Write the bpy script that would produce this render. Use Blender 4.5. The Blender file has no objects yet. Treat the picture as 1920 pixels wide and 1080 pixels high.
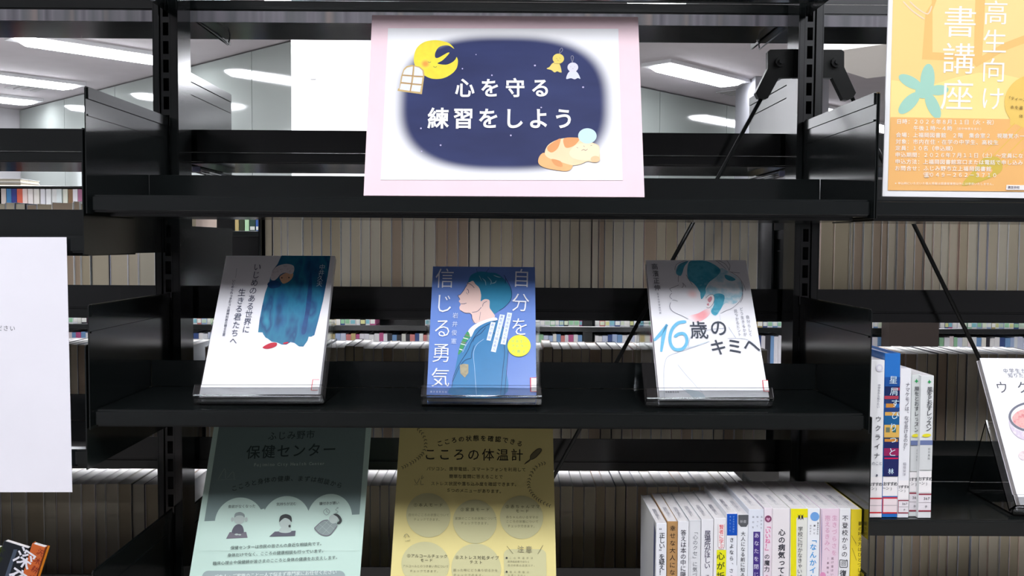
import bpy, bmesh, math, random
import numpy as np
from mathutils import Matrix, Vector

random.seed(7)
SC = bpy.context.scene
COL = SC.collection

# ---------------------------------------------------------------- camera
F, W0, H0 = 1765.0, 1920, 1080
CAMZ = 1.40
ROLL = math.radians(0.36)
Yc = Vector(((950 - 960) / F, (540 - 455) / F, -1.0)).normalized()       # world +Y seen in camera axes
Xc = Vector((math.cos(ROLL), -math.sin(ROLL), 0.0))
Xc = (Xc - Yc * Xc.dot(Yc)).normalized()
Zc = Xc.cross(Yc)
RW = Matrix((Xc, Yc, Zc))                                                # camera axes -> world axes
cam = bpy.data.cameras.new('camera')
cam.sensor_width = 36.0
cam.lens = 36.0 * F / W0
cam.clip_start = 0.02
cam_ob = bpy.data.objects.new('camera', cam)
COL.objects.link(cam_ob)
cam_ob.matrix_world = Matrix.Translation((0, 0, CAMZ)) @ RW.to_4x4()
SC.camera = cam_ob

def ray(x, y):
    return RW @ Vector(((x - 960) / F, (540 - y) / F, -1.0))
def at(x, y, Y):                                                         # point of the plane at distance Y that shows at (x, y)
    d = ray(x, y)
    return Vector((0, 0, CAMZ)) + d * (Y / d.y)
def onz(x, y, z):
    d = ray(x, y)
    return Vector((0, 0, CAMZ)) + d * ((z - CAMZ) / d.z)

# ---------------------------------------------------------------- light and exposure
w = bpy.data.worlds.new('world'); SC.world = w
w.use_nodes = True
w.node_tree.nodes['Background'].inputs[0].default_value = (0.8, 0.86, 1.0, 1)
w.node_tree.nodes['Background'].inputs[1].default_value = 0.3
SC.view_settings.view_transform = 'Standard'
SC.view_settings.look = 'None'
SC.view_settings.exposure = 0.08
SC.view_settings.gamma = 1.0
SC.view_settings.use_curve_mapping = False
LAMP = 33.0                                                              # emission of the ceiling lamps' diffusers
CEIL = 2.85

# ---------------------------------------------------------------- materials
def lin(c):
    return tuple(((v / 255) / 12.92 if v / 255 <= 0.04045 else ((v / 255 + 0.055) / 1.055) ** 2.4) for v in c)
MATS = {}
def mat(c, rough=0.5, spec=0.5, name=None, noise=0.0, scale=40.0, metal=0.0, coat=0.0):
    key = (c, rough, spec, name, noise, scale, metal, coat)
    if key in MATS: return MATS[key]
    m = bpy.data.materials.new(name or 'paint_%d_%d_%d' % c)
    m.use_nodes = True
    nt = m.node_tree; b = nt.nodes['Principled BSDF']
    l = lin(c)
    b.inputs['Base Color'].default_value = (*l, 1)
    b.inputs['Roughness'].default_value = rough
    b.inputs['Specular IOR Level'].default_value = spec
    b.inputs['Metallic'].default_value = metal
    b.inputs['Coat Weight'].default_value = coat
    b.inputs['Coat Roughness'].default_value = 0.12
    if noise:
        t = nt.nodes.new('ShaderNodeTexCoord'); n = nt.nodes.new('ShaderNodeTexNoise')
        n.inputs['Scale'].default_value = scale; n.inputs['Detail'].default_value = 4
        nt.links.new(t.outputs['Object'], n.inputs['Vector'])
        r = nt.nodes.new('ShaderNodeMapRange')
        r.inputs['From Min'].default_value = 0.3; r.inputs['From Max'].default_value = 0.7
        r.inputs['To Min'].default_value = 1 - noise; r.inputs['To Max'].default_value = 1 + noise
        nt.links.new(n.outputs['Fac'], r.inputs['Value'])
        x = nt.nodes.new('ShaderNodeMix'); x.data_type = 'RGBA'; x.blend_type = 'MULTIPLY'
        x.inputs[0].default_value = 1
        x.inputs[6].default_value = (*l, 1)
        nt.links.new(r.outputs[0], x.inputs[7]); nt.links.new(x.outputs[2], b.inputs['Base Color'])
    MATS[key] = m
    return m
def mix_mat(name, stops, scale, rough=0.5, detail=5, stretch=(1, 1, 1), lo=0.3, hi=0.7, seed=0.0):   # noise blended colours, for washes and grain
    m = bpy.data.materials.new(name); m.use_nodes = True
    nt = m.node_tree; b = nt.nodes['Principled BSDF']; b.inputs['Roughness'].default_value = rough
    t = nt.nodes.new('ShaderNodeTexCoord'); mp = nt.nodes.new('ShaderNodeMapping'); mp.inputs['Scale'].default_value = stretch
    mp.inputs['Location'].default_value = (seed, seed, seed)
    n = nt.nodes.new('ShaderNodeTexNoise'); n.inputs['Scale'].default_value = scale; n.inputs['Detail'].default_value = detail
    nt.links.new(t.outputs['Object'], mp.inputs['Vector']); nt.links.new(mp.outputs[0], n.inputs['Vector'])
    cr = nt.nodes.new('ShaderNodeValToRGB'); e = cr.color_ramp.elements
    k = len(stops)
    while len(e) < k: e.new(0.5)
    for i, c in enumerate(stops):
        e[i].position = lo + (hi - lo) * i / (k - 1); e[i].color = (*lin(c), 1)
    nt.links.new(n.outputs['Fac'], cr.inputs[0]); nt.links.new(cr.outputs[0], b.inputs['Base Color'])
    return m

BLACK = mat((15, 19, 19), 0.16, 1.0, 'black_enamelled_steel', 0.10, 60)
BLACKM = mat((20, 24, 24), 0.42, 0.4, 'black_steel_rod')
CAST = mat((24, 26, 24), 0.5, 0.4, 'black_cast_clamp')
CHROME = mat((190, 190, 195), 0.18, 0.5, 'zinc_bolt', metal=1.0)
WHITE = mat((238, 237, 238), 0.45, 0.4, 'white_paper_board')

def glass_mat():
    m = bpy.data.materials.new('clear_acrylic'); m.use_nodes = True
    b = m.node_tree.nodes['Principled BSDF']
    b.inputs['Base Color'].default_value = (0.96, 0.98, 0.98, 1); b.inputs['Roughness'].default_value = 0.03
    b.inputs['IOR'].default_value = 1.49; b.inputs['Transmission Weight'].default_value = 1.0
    return m
ACRYL = glass_mat()

# ---------------------------------------------------------------- building helpers
class MB:
    """collects boxes, prisms and tubes and links them as one mesh object"""
    def __init__(s): s.v = []; s.f = []
    def add(s, vs, fs):
        k = len(s.v); s.v += [tuple(v) for v in vs]; s.f += [tuple(i + k for i in f) for f in fs]; return s
    def box(s, x0, x1, y0, y1, z0, z1, b=0.0, seg=1):
        if b > 0:
            bm = bmesh.new(); bmesh.ops.create_cube(bm, size=1)
            for v in bm.verts:
                v.co = Vector(((x0 + x1) / 2 + v.co.x * (x1 - x0), (y0 + y1) / 2 + v.co.y * (y1 - y0), (z0 + z1) / 2 + v.co.z * (z1 - z0)))
            bmesh.ops.bevel(bm, geom=bm.edges[:], offset=b, segments=seg, affect='EDGES')
            bm.verts.index_update()
            s.add([v.co.copy() for v in bm.verts], [[v.index for v in f.verts] for f in bm.faces]); bm.free(); return s
        return s.add([(x0, y0, z0), (x1, y0, z0), (x1, y1, z0), (x0, y1, z0), (x0, y0, z1), (x1, y0, z1), (x1, y1, z1), (x0, y1, z1)],
                     [(0, 3, 2, 1), (4, 5, 6, 7), (0, 1, 5, 4), (1, 2, 6, 5), (2, 3, 7, 6), (3, 0, 4, 7)])
    def prism(s, pts, d):                                                # pts: a planar outline (Vectors); d: the extrusion vector
        n = len(pts); a = [Vector(p) for p in pts]; b = [p + Vector(d) for p in a]
        return s.add(a + b, [tuple(range(n)), tuple(range(2 * n - 1, n - 1, -1))] + [(i, i + n, (i + 1) % n + n, (i + 1) % n) for i in range(n)])
    def tube(s, pts, r, n=8, closed=False):
        pts = [Vector(p) for p in pts]; rings = []
        for i, p in enumerate(pts):
            a = pts[i - 1] if i else pts[0]; b = pts[i + 1] if i < len(pts) - 1 else pts[-1]
            t = (b - a).normalized(); u = t.orthogonal().normalized() if i == 0 else (u - t * u.dot(t)).normalized(); v = t.cross(u)
            rings.append([p + (u * math.cos(2 * math.pi * k / n) + v * math.sin(2 * math.pi * k / n)) * r for k in range(n)])
        vs = [q for R in rings for q in R]; fs = []
        for i in range(len(rings) - 1):
            for k in range(n):
                fs.append((i * n + k, i * n + (k + 1) % n, (i + 1) * n + (k + 1) % n, (i + 1) * n + k))
        fs.append(tuple(range(n - 1, -1, -1))); fs.append(tuple((len(rings) - 1) * n + k for k in range(n)))
        return s.add(vs, fs)
    def build(s, name, m, parent=None, fix=True, smooth=False):
        me = bpy.data.meshes.new(name); me.from_pydata(s.v, [], s.f)
        if fix:
            bm = bmesh.new(); bm.from_mesh(me); bmesh.ops.recalc_face_normals(bm, faces=bm.faces[:]); bm.to_mesh(me); bm.free()
        if smooth:
            for p in me.polygons: p.use_smooth = True
        me.materials.append(m)
        o = bpy.data.objects.new(name, me); COL.objects.link(o)
        if parent: o.parent = parent
        return o
def tag(o, label=None, cat=None, group=None, kind=None):
    if label: o['label'] = label
    if cat: o['category'] = cat
    if group: o['group'] = group
    if kind: o['kind'] = kind
    return o
def empty(name, loc, label, cat, group=None):
    o = bpy.data.objects.new(name, None); o.empty_display_size = 0.05; COL.objects.link(o); o.location = loc
    return tag(o, label, cat, group)
class Off:
    """an MB whose coordinates are world ones while its parent Empty stands at loc"""
    def __init__(s, loc): s.loc = Vector(loc)
    def build(s, mb, name, m, parent, **k):
        mb.v = [tuple(Vector(v) - s.loc) for v in mb.v]; return mb.build(name, m, parent, **k)
def struct(name, mb, m, parent=None):
    o = mb.build(name, m, parent)
    if not parent: o['kind'] = 'structure'
    return o
ORD = ['first', 'second', 'third', 'fourth', 'fifth', 'sixth', 'seventh', 'eighth', 'ninth', 'tenth', 'eleventh', 'twelfth', 'thirteenth', 'fourteenth',
       'fifteenth', 'sixteenth', 'seventeenth', 'eighteenth', 'nineteenth']
TENS = {20: 'twent', 30: 'thirt', 40: 'fort', 50: 'fift', 60: 'sixt', 70: 'sevent', 80: 'eight', 90: 'ninet'}
def nth(i):                                                              # 1-based
    if i < 20: return ORD[i - 1]
    t, u = i // 10 * 10, i % 10
    if t >= 100: return 'hundred-and-' + nth(i - 100) if i > 100 else 'hundredth'
    return TENS[t] + 'ieth' if u == 0 else TENS[t] + 'y-' + ORD[u - 1]

# ---------------------------------------------------------------- the room (its walls run at 45 degrees to the shelving)
E1 = Vector((math.sin(math.radians(44)), math.cos(math.radians(44)), 0))
E2 = Vector((-E1.y, E1.x, 0))
def ab(a, b, z): p = E1 * a + E2 * b; return Vector((p.x, p.y, z))
def wallbox(a0, a1, b0, b1, z0=0.0, z1=CEIL):
    return MB().prism([ab(a0, b0, z0), ab(a1, b0, z0), ab(a1, b1, z0), ab(a0, b1, z0)], (0, 0, z1 - z0))
A0, A1, B0, B1 = -5.5, 13.5, -6.5, 11.3
CA, CB, CA1 = 3.85, 5.19, 9.27                                           # the glazed block inside the room: its two faces and far end
wall_paint = mat((166, 165, 168), 0.6, 0.3, 'off_white_wall_paint', 0.03, 3)
ceil_paint = mat((196, 190, 195), 0.8, 0.2, 'matt_ceiling_board', 0.03, 5)
panel_mat = mat((142, 148, 145), 0.07, 0.6, 'gloss_partition_panel')
floor_mat = mat((150, 145, 140), 0.5, 0.4, 'grey_carpet_tile', 0.12, 60)
struct('floor', wallbox(A0, A1, B0, B1, -0.1, 0), floor_mat)
struct('ceiling', wallbox(A0, A1, B0, B1, CEIL, CEIL + 0.1), ceil_paint)
struct('wall_front', wallbox(A0 - .1, A1 + .1, B1, B1 + .1), wall_paint)
struct('wall_back', wallbox(A0 - .1, A1 + .1, B0 - .1, B0), wall_paint)
struct('wall_left', wallbox(A0 - .1, A0, B0, B1), wall_paint)
struct('wall_right', wallbox(A1, A1 + .1, B0, B1), wall_paint)
# the lit window band in the far wall
wem = bpy.data.materials.new('daylit_window_pane'); wem.use_nodes = True
wb_ = wem.node_tree.nodes['Principled BSDF']; wb_.inputs['Base Color'].default_value = (.8, .85, .9, 1); wb_.inputs['Roughness'].default_value = .1
wb_.inputs['Emission Color'].default_value = (.95, .97, 1, 1); wb_.inputs['Emission Strength'].default_value = 1.6
wfm = mat((200, 200, 204), .4, .4, 'aluminium_window_frame')
wn = struct('window_1', wallbox(-4.9, 3.3, B1 - .05, B1 - .001, .85, .93), wfm)
wallbox(-4.9, 3.3, B1 - .05, B1 - .001, 2.27, 2.35).build('head_rail', wfm, wn)
for i in range(7):
    a_ = -4.9 + i * 8.14 / 6; wallbox(a_, a_ + .06, B1 - .05, B1 - .001, .93, 2.27).build('mullion', wfm, wn)
    if i < 6: wallbox(a_ + .06, a_ + 8.14 / 6, B1 - .03, B1 - .02, .93, 2.27).build('window_pane', wem, wn)
dark_joint = mat((70, 72, 74), 0.6, 0.3, 'shadow_gap')
core = struct('wall_partition', wallbox(CA + .03, CA1 - .03, CB + .03, B1 - .01, 0, CEIL - .002), dark_joint)
def panel_row(fixed, lo, hi, along_a):
    k = lo
    while k < hi - 0.01:
        e = min(k + 1.2, hi)
        mb = wallbox(k + .004, e - .004, fixed, fixed + .028, 0.0, CEIL - .014) if along_a else wallbox(fixed, fixed + .028, k + .004, e - .004, 0.0, CEIL - .014)
        mb.build('wall_panel', panel_mat, core); k = e
panel_row(CB, CA + .0, CA1, True)
panel_row(CA, CB + .03, B1 - .02, False)
# bright white columns
wc = mat((250, 250, 250), 0.45, 0.4, 'white_gloss_column')
p = at(547, 400, 5.3); q = at(735, 400, 5.3)
struct('wall_column', MB().box(p.x, q.x, 5.3, 5.65, 0, CEIL - .001, .004), wc)
blind = MB().box(at(580, 90, 5.28).x, at(582, 90, 5.28).x + .03, 5.285, 5.3, at(580, 148, 5.28).z, CEIL - .02, .003)
struct('trim_1', blind, mat((225, 225, 228), 0.5, 0.4, 'blind_edge'))
p = at(1415, 200, 8.2); q = at(1500, 200, 8.2)
struct('wall_pillar', MB().box(p.x, q.x + .25, 8.2, 8.9, 0, CEIL - .001, .004), mat((140, 140, 146), .4, .4, 'grey_pillar_paint'))
c0 = at(1625, 147, 6.4)
bh = MB().prism([c0, c0 - E1 * 1.0, c0 - E1 * 1.0 - E2 * 2, c0 - E2 * 2], (0, 0, CEIL - c0.z - .001))
struct('ceiling_bulkhead', bh, mat((248, 245, 240), 0.7, 0.3, 'bulkhead_paint'))

# ceiling lamps, all in line with the walls
em = bpy.data.materials.new('lit_diffuser'); em.use_nodes = True
eb = em.node_tree.nodes['Principled BSDF']
eb.inputs['Base Color'].default_value = (.9, .9, .9, 1)
eb.inputs['Emission Color'].default_value = (0.93, 0.95, 1.0, 1); eb.inputs['Emission Strength'].default_value = LAMP
lamp_frame = mat((225, 225, 228), 0.5, 0.4, 'white_lamp_frame')
fm = None
def ceiling_light(p, label):
    global fm
    o = empty('ceiling_light', (p.x, p.y, CEIL), label, 'ceiling light', 'fluorescent ceiling lights of the reading room')
    o.rotation_euler = (0, 0, math.atan2(E1.y, E1.x))
    if fm is None:
        a = MB().box(-.62, .62, -.14, .14, -.03, -.0005); a = a.build('lamp_frame', lamp_frame, o)
        d = MB(); z = -.031
        d.add([(-.60, -.02, z), (-.54, -.115, z), (.54, -.115, z), (.60, -.02, z), (.60, .02, z), (.54, .115, z), (-.54, .115, z), (-.60, .02, z),
               (-.56, -.01, z - .02), (-.50, -.085, z - .03), (.50, -.085, z - .03), (.56, -.01, z - .02), (.56, .01, z - .02), (.50, .085, z - .03), (-.50, .085, z - .03), (-.56, .01, z - .02)],
              [tuple(range(7, -1, -1)), tuple(range(8, 16))] + [(i, (i + 1) % 8, (i + 1) % 8 + 8, i + 8) for i in range(8)])
        d = d.build('diffuser', em, o)
        fm = (a, d)
    else:
        for s in fm:
            c = s.copy(); c.parent = o; COL.objects.link(c)
seen_lamps = [((1310, 134), 'lit ceiling light strip right of the pink sign'), ((188, 88), 'lit ceiling light strip at upper left, highest of three'),
              ((15, 141), 'lit ceiling light strip at upper left, middle of three'), ((-52, 174), 'lit ceiling light strip at upper left, lowest of three'),
              ((1545, 203), 'small far ceiling light beside the right-hand upright'), ((1655, 236), 'farthest ceiling light, beside the orange poster')]
for (x, y), l in seen_lamps:
    ceiling_light(onz(x, y, CEIL), l)
for X, Y, l in ((-2.35, -.1, 'ceiling light in front of the shelves, above the white notice'), (.1, -.35, 'ceiling light in front of the shelves, above the middle bay'), (2.55, -.5, 'ceiling light in front of the shelves, above the orange poster'),
                (-1.0, -.35, 'ceiling light above the viewer, left'), (1.2, -.35, 'ceiling light above the viewer, right'),
                (-2.9, 3.0, 'ceiling light above the far aisle, far left end'), (-1.25, 2.95, 'ceiling light above the far aisle, left bay'), (.4, 3.05, 'ceiling light above the far aisle, middle bay'),
                (2.05, 2.95, 'ceiling light above the far aisle, right bay'), (3.7, 3.05, 'ceiling light above the far aisle, far right end'),
                (-2.05, 3.5, 'added ceiling light over the far bookcase, left'), (-.4, 3.6, 'added ceiling light over the far bookcase, middle left'), (1.2, 3.5, 'added ceiling light over the far bookcase, middle right'), (2.8, 3.6, 'added ceiling light over the far bookcase, right'),  # extra lamps, added out of view to brighten the far-side book tops
                (-2.2, 4.3, 'ceiling light over the reading tables, left'), (-.5, 4.5, 'ceiling light over the reading tables, middle'), (1.2, 4.3, 'ceiling light over the reading tables, right'), (2.9, 4.4, 'ceiling light over the reading tables, far right'),
                (-3.4, 5.2, 'ceiling light before the left partition, left one'), (-1.4, 5.4, 'ceiling light before the white column, left one'), (.6, 5.3, 'ceiling light before the white column, right one'),
                (3.0, 4.6, 'ceiling light before the pillar, near one'), (5.0, 5.6, 'ceiling light before the pillar, right one'), (5.6, 8.5, 'ceiling light beyond the pillar, right side'), (-7.5, 7.5, 'ceiling light in the far left corner of the room')):
    ceiling_light(Vector((X, Y, CEIL)), l)
for (x, y) in ((975, 100), (1395, 165), (30, 157)):
    P = onz(x, y, CEIL); t = MB()
    for i in range(4): t.prism([P + E1 * .3 * i / 4 - Vector((0, 0, .012)), P + E1 * (.3 * i / 4 + .05) - Vector((0, 0, .012)), P + E1 * (.3 * i / 4 + .05) + E2 * .3 - Vector((0, 0, .012)), P + E1 * .3 * i / 4 + E2 * .3 - Vector((0, 0, .012))], (0, 0, .011))
    o = t.build('ceiling_vent', mat((170, 168, 170), 0.6, 0.3, 'vent_grey'))
    tag(o, {975: 'ceiling vent just right of the pink sign', 1395: 'ceiling vent beside the left brace clamp', 30: 'ceiling vent between the upper-left ceiling lights'}[x], 'vent')
# ---------------------------------------------------------------- the black double-sided shelving
YF, YFB, YU, YUB, YN, YB = 1.10, 1.283, 1.358, 1.412, 1.425, 1.665       # front edge, its back lip, upright front/back, far side near lip/far edge
XL, XR, PITCH = -.488, .4335, .92                                         # upright centre lines
ux = [XL - PITCH, XL, XR, XR + PITCH]
BAY = [(ux[0] + .003, XL - .0012), (XL + .003, .4262), (.4288, ux[3] - .004)]   # side plates of each bay
def upright(x, label):
    o = empty('upright_post', (x, (YU + YUB) / 2, 0), label, 'shelf upright')
    f = Off(o.location)
    zt = 2.1
    m = MB()
    m.box(x - .018, x - .0165, YU, YUB, 0.02, zt); m.box(x + .0165, x + .018, YU, YUB, 0.02, zt); m.box(x - .0165, x + .0165, YUB - .0015, YUB, 0.02, zt)
    f.build(m, 'channel', BLACK, o)
    m = MB()
    m.box(x - .0165, x - .009, YU, YU + .002, .02, zt, .0004); m.box(x + .007, x + .0165, YU, YU + .002, .02, zt, .0004)
    m.box(x - .009, x - .0045, YU + .004, YU + .0055, .02, zt); m.box(x + .0035, x + .007, YU + .004, YU + .0055, .02, zt)
    f.build(m, 'front_face', BLACK, o)
    m = MB(); z = 0.06
    while z < zt:
        m.box(x - .0045, x + .0035, YU + .004, YU + .0055, z, z + .008); z += .0262
    f.build(m, 'slot_strip', BLACK, o)
    f.build(MB().box(x - .03, x + .03, YU - .2, YUB + .2, 0, .02, .002), 'foot', BLACK, o)
upright(ux[0], 'black slotted upright at the far left behind the white notice')
upright(ux[1], 'black slotted upright left of the three displayed books')
upright(ux[2], 'black slotted upright right of the three displayed books')
upright(ux[3], 'black slotted upright at the far right behind the orange poster')

def bracket_mb(x, y0, y1, z0, z1, side, back):
    """side plate of a shelf, with a folded top strip and a pressed line; side +1: its face looks to +x"""
    m = MB(); t = .0014
    c = .012
    if not back: prof = [(y0, z0), (y1, z0), (y1, z1), (y0 + c * .2, z1), (y0, z1 - c * .2)]
    else: prof = [(y0, z0), (y1, z0), (y1, z1 - c * .2), (y1 - c * .2, z1), (y0, z1)]
    m.prism([Vector((x - t / 2, a, b)) for a, b in prof], (t, 0, 0))
    s = 1 if side > 0 else -1
    xa, xb = sorted((x + s * t / 2, x + s * (t / 2 + .0016)))
    m.box(xa, xb, y0 + .004, y1 - .004, z1 - .014, z1 - .001)
    m.box(xa, xb - (xb - xa) * .3, y0 + .004, y1 - .004, z1 - .0335, z1 - .0315)
    xa, xb = sorted((x + s * t / 2, x + s * (t / 2 + .006)))
    return m
def shelf(x0, x1, ztop, label, front=True, gaps=(), plate_up=.124, lip=.036, deck=.020, sides=(True, True), name='shelf'):
    """one lift-out shelf: deck, back lip and two side plates"""
    xa, xb = x0 + .0012, x1 - .0012
    if front: ya, yb, yl0, yl1 = YF, YFB, YFB - .0015, YFB
    else: ya, yb, yl0, yl1 = YN, YB, YN, YN + .0015
    o = empty(name, ((xa + xb) / 2, (ya + yb) / 2, ztop), label, 'shelf')
    f = Off(o.location)
    m = MB().box(xa, xb, ya, yb if front else 1.628, ztop - deck, ztop, .0024, 7)
    f.build(m, 'deck', BLACK, o)
    f.build(MB().box(xa, xb, yl0, yl1, ztop, ztop + lip, .0005), 'back_lip', BLACK, o)
    if front: f.build(MB().box(xa + .01, xb - .01, ya + .03, yb - .01, ztop - deck - .004, ztop - deck), 'stiffening_rib', BLACK, o)
    for s, x in ((1, x0), (-1, x1)):
        if not sides[0 if s == 1 else 1]: continue
        if front: m = bracket_mb(x, YF - .008, YU - .001, ztop - deck - .002, ztop + plate_up, s, False)
        else: m = bracket_mb(x, YUB + .001, YB + .002, ztop - deck - .002, ztop + plate_up, s, True)
        f.build(m, 'side_bracket', BLACK, o)
        for za, zb_ in ((ztop - deck - .002, ztop + .045), (ztop + plate_up - .06, ztop + plate_up - .012)):
            if front: h = MB().box(x - .0014, x + .0014, YU - .016, YU - .0002, za, zb_)
            else: h = MB().box(x - .0014, x + .0014, YUB + .0002, YUB + .012, za, zb_)
            f.build(h, 'hook', BLACK, o)
    return o
zF1 = at(950, 370, YF).z; zF2 = at(950, 772.5, YF).z; zF3 = at(950, 1262, YF).z
zc = CAMZ + .327
shelf(*BAY[1], zc + .02, 'black steel shelf above the pink sign, mostly out of the picture')
shelf(*BAY[1], zF1, 'black steel shelf carrying the pink-bordered sign')
shelf(*BAY[1], zF2, 'black steel shelf carrying the three face-out books')
shelf(BAY[1][0], .4283, zF3, 'black steel shelf below, carrying the flyers and the row of spines')
zL1 = at(100, 441.5, YF).z; zL2 = at(150, 843, YF).z; zL3 = at(30, 1308, YF).z
shelf(*BAY[0], zL1, 'black steel shelf the white notice hangs from')
shelf(*BAY[0], zL2, 'black steel shelf behind the lower part of the white notice')
shelf(*BAY[0], zL3, 'black steel shelf under the slanting orange book at lower left')
zR2 = at(1780, 975, YF).z
shelf(*BAY[2], zF1, 'black steel shelf behind the foot of the orange poster')
shelf(*BAY[2], zR2, 'black steel shelf carrying five upright books and the propped white book')
# far side of the same rack
REFLECTION = mix_mat('painted_book_reflection', [(70, 70, 76), (112, 108, 116), (86, 88, 92), (124, 112, 110)], 9, .35, 2, (4, 1, .05))  # blurred book reflections, painted on a strip added under the top far shelf
def zlip(y, xx=950): return at(xx, y, YN).z
LIP = .034
zb = [at(950, 24, YN).z + .016, zlip(247) - LIP, zlip(539) - LIP, zlip(822) - LIP, zlip(1064) - LIP]
zside = zb[:4] + [zlip(1080) - LIP]
for k in range(3):
    for i, z in enumerate(zb if k == 1 else zside):
        bay = ['left bay', 'middle bay', 'right bay'][k]
        lv = ['topmost', 'second from top', 'third from top', 'fourth from top', 'lowest'][i]
        d = .016
        if i == 0:
            so = shelf(*BAY[k], z, 'far-side black shelf in the %s, %s of five' % (bay, lv), front=False, lip=.05, deck=d)
            xm0, xm1 = BAY[k]; Off(so.location).build(MB().box(xm0 + .002, xm1 - .002, YN + .001, YN + .004, at(950, 45, YN).z, z - d - .0002), 'reflection_strip', REFLECTION, so)
        else: shelf(*BAY[k], z, 'far-side black shelf in the %s, %s of five' % (bay, lv), front=False, lip=LIP, deck=d)
ZB1, ZB2, ZB3, ZB3S = zb[2], zb[3], zb[4], zside[4]

# braces
YBR = 1.385
def brace(cx, outline, bolt, r0, r1, label):
    o = empty('cross_brace', at(*r0, YBR), label, 'brace'); f = Off(o.location)
    f.build(MB().tube([at(*r0, YBR), at(*r1, YBR)], .0030, 10), 'rod', BLACKM, o, smooth=True)
    W_ = [at(x, y, YBR - .006) for x, y in outline]
    for p in W_: p.x = min(p.x, XR - .0185) if label.count('down left') else max(p.x, XR + .0185)
    m = MB().prism(W_, (0, .012, 0))
    f.build(m, 'clamp', CAST, o)
    p = at(*bolt, YBR - .006)
    f.build(MB().tube([p + Vector((0, .002, 0)), p - Vector((0, .006, 0))], .0075, 10), 'bolt', CAST, o)
    f.build(MB().tube([p - Vector((0, .005, 0)), p - Vector((0, .010, 0))], .0035, 8), 'nut', BLACKM, o)
brace(0, [(1444, 93), (1499, 92), (1499, 145), (1461, 145), (1440, 184), (1434, 186), (1422, 184), (1417, 174), (1440, 128), (1440, 97)], (1462, 117),
      (1430, 180), (1030, 908), 'black diagonal brace rod running down left behind the sixteen-year-old book')
brace(0, [(1540, 93), (1578, 93), (1583, 97), (1583, 126), (1605, 174), (1600, 183), (1590, 188), (1581, 187), (1561, 146), (1540, 146)], (1566, 118),
      (1597, 182), (1845, 690), 'black diagonal brace rod running down right behind the orange poster')

# wire book supports under the far shelves
def wire(pts, label):
    o = empty('wire_book_support', at(*pts[0]), label, 'book support'); f = Off(o.location)
    f.build(MB().tube([at(*p) for p in pts], .0012, 6), 'wire', mat((120, 122, 125), 0.3, 0.5, 'bright_wire', metal=1.0), o, smooth=True)
    e = at(*pts[-1]); f.build(MB().box(e.x - .002, e.x + .002, e.y - .002, e.y + .002, e.z - .006, e.z + .002, .0005), 'wire_end', mat((215, 215, 215), 0.4, 0.5, 'white_tip'), o)
wire([(372, 40, 1.47), (400, 60, 1.52), (428, 82, 1.60), (431, 70, 1.60), (430, 58, 1.60)], 'wire book support hanging under the top far shelf, left end')
wire([(1478, 50, 1.47), (1450, 72, 1.52), (1424, 92, 1.60), (1422, 80, 1.60), (1421, 70, 1.60)], 'wire book support hanging under the top far shelf, right end')
def clip(pts, w, label):
    o = empty('folded_wire_clip', at(*pts[0]), label, 'book support'); f = Off(o.location)
    m = MB()
    for k in range(3):
        m.tube([at(x, y + k * 3.5, Y) for x, y, Y in pts], .0013, 6)
    f.build(m, 'wire', mat((200, 202, 205), 0.25, 0.5, 'bright_clip', metal=1.0), o, smooth=True)
    p = at(*pts[0]); f.build(MB().box(p.x - .006, p.x + .006, p.y - .002, p.y + .002, p.z - .005, p.z + .003, .0008), 'tab', mat((150, 155, 190), 0.4), o)
clip([(368, 316, 1.46), (392, 322, 1.48), (415, 327, 1.52), (440, 330, 1.58)], 3, 'shiny folded wire clip under the far shelf, left of the sign')
clip([(1468, 324, 1.46), (1445, 329, 1.48), (1422, 334, 1.52), (1402, 338, 1.58)], 3, 'shiny folded wire clip under the far shelf, right of the sign')

# ---------------------------------------------------------------- books turned away from us on the far side of the rack
page_mats = [mix_mat('aged_page_edge', [(153, 142, 122), (170, 160, 139), (177, 168, 149)], 90, 0.8, stretch=(30, 1, .4), seed=1),
             mix_mat('aged_page_edge', [(149, 137, 116), (161, 149, 126), (170, 159, 136)], 90, 0.8, stretch=(30, 1, .4), seed=3),
             mix_mat('aged_page_edge', [(158, 147, 129), (175, 165, 146), (186, 176, 156)], 90, 0.8, stretch=(30, 1, .4), seed=5),
             mix_mat('aged_page_edge', [(163, 155, 139), (175, 168, 151), (184, 177, 159)], 90, 0.8, stretch=(30, 1, .4), seed=8),
             mix_mat('aged_page_edge', [(139, 122, 104), (153, 135, 116), (161, 144, 124)], 90, 0.8, stretch=(30, 1, .4), seed=9)]
TOPM = mix_mat('trimmed_page_top', [(216, 212, 208), (232, 229, 226), (240, 238, 236)], 60, 0.7, stretch=(30, .5, 1))
cover_mats = [mat(c, 0.4) for c in ((232, 230, 226), (225, 220, 205), (205, 208, 212), (236, 232, 236), (60, 62, 70), (190, 196, 214), (228, 205, 190), (240, 240, 240))]
BD = .106
def book_meshes():
    """unit book: width 1 and height 1 (scaled per copy), depth BD, fore-edge at y=0"""
    out = []
    for t in (.028, .022):
        c = MB(); c.box(-.5, -.5 + t, 0, BD, 0, 1); c.box(.5 - t, .5, 0, BD, 0, 1); c.box(-.5 + t, .5 - t, BD - .0008, BD, 0, 1)
        p = MB().box(-.5 + t, .5 - t, .0015, BD - .0008, .006, .9935)
        out.append((c, p))
    return out
protos = []
for ci, cm in enumerate(cover_mats):
    c, p = book_meshes()[ci % 2]
    oc = c.build('paperback', cm); COL.objects.unlink(oc)
    protos.append(oc.data); bpy.data.objects.remove(oc)
pprotos = []
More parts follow.
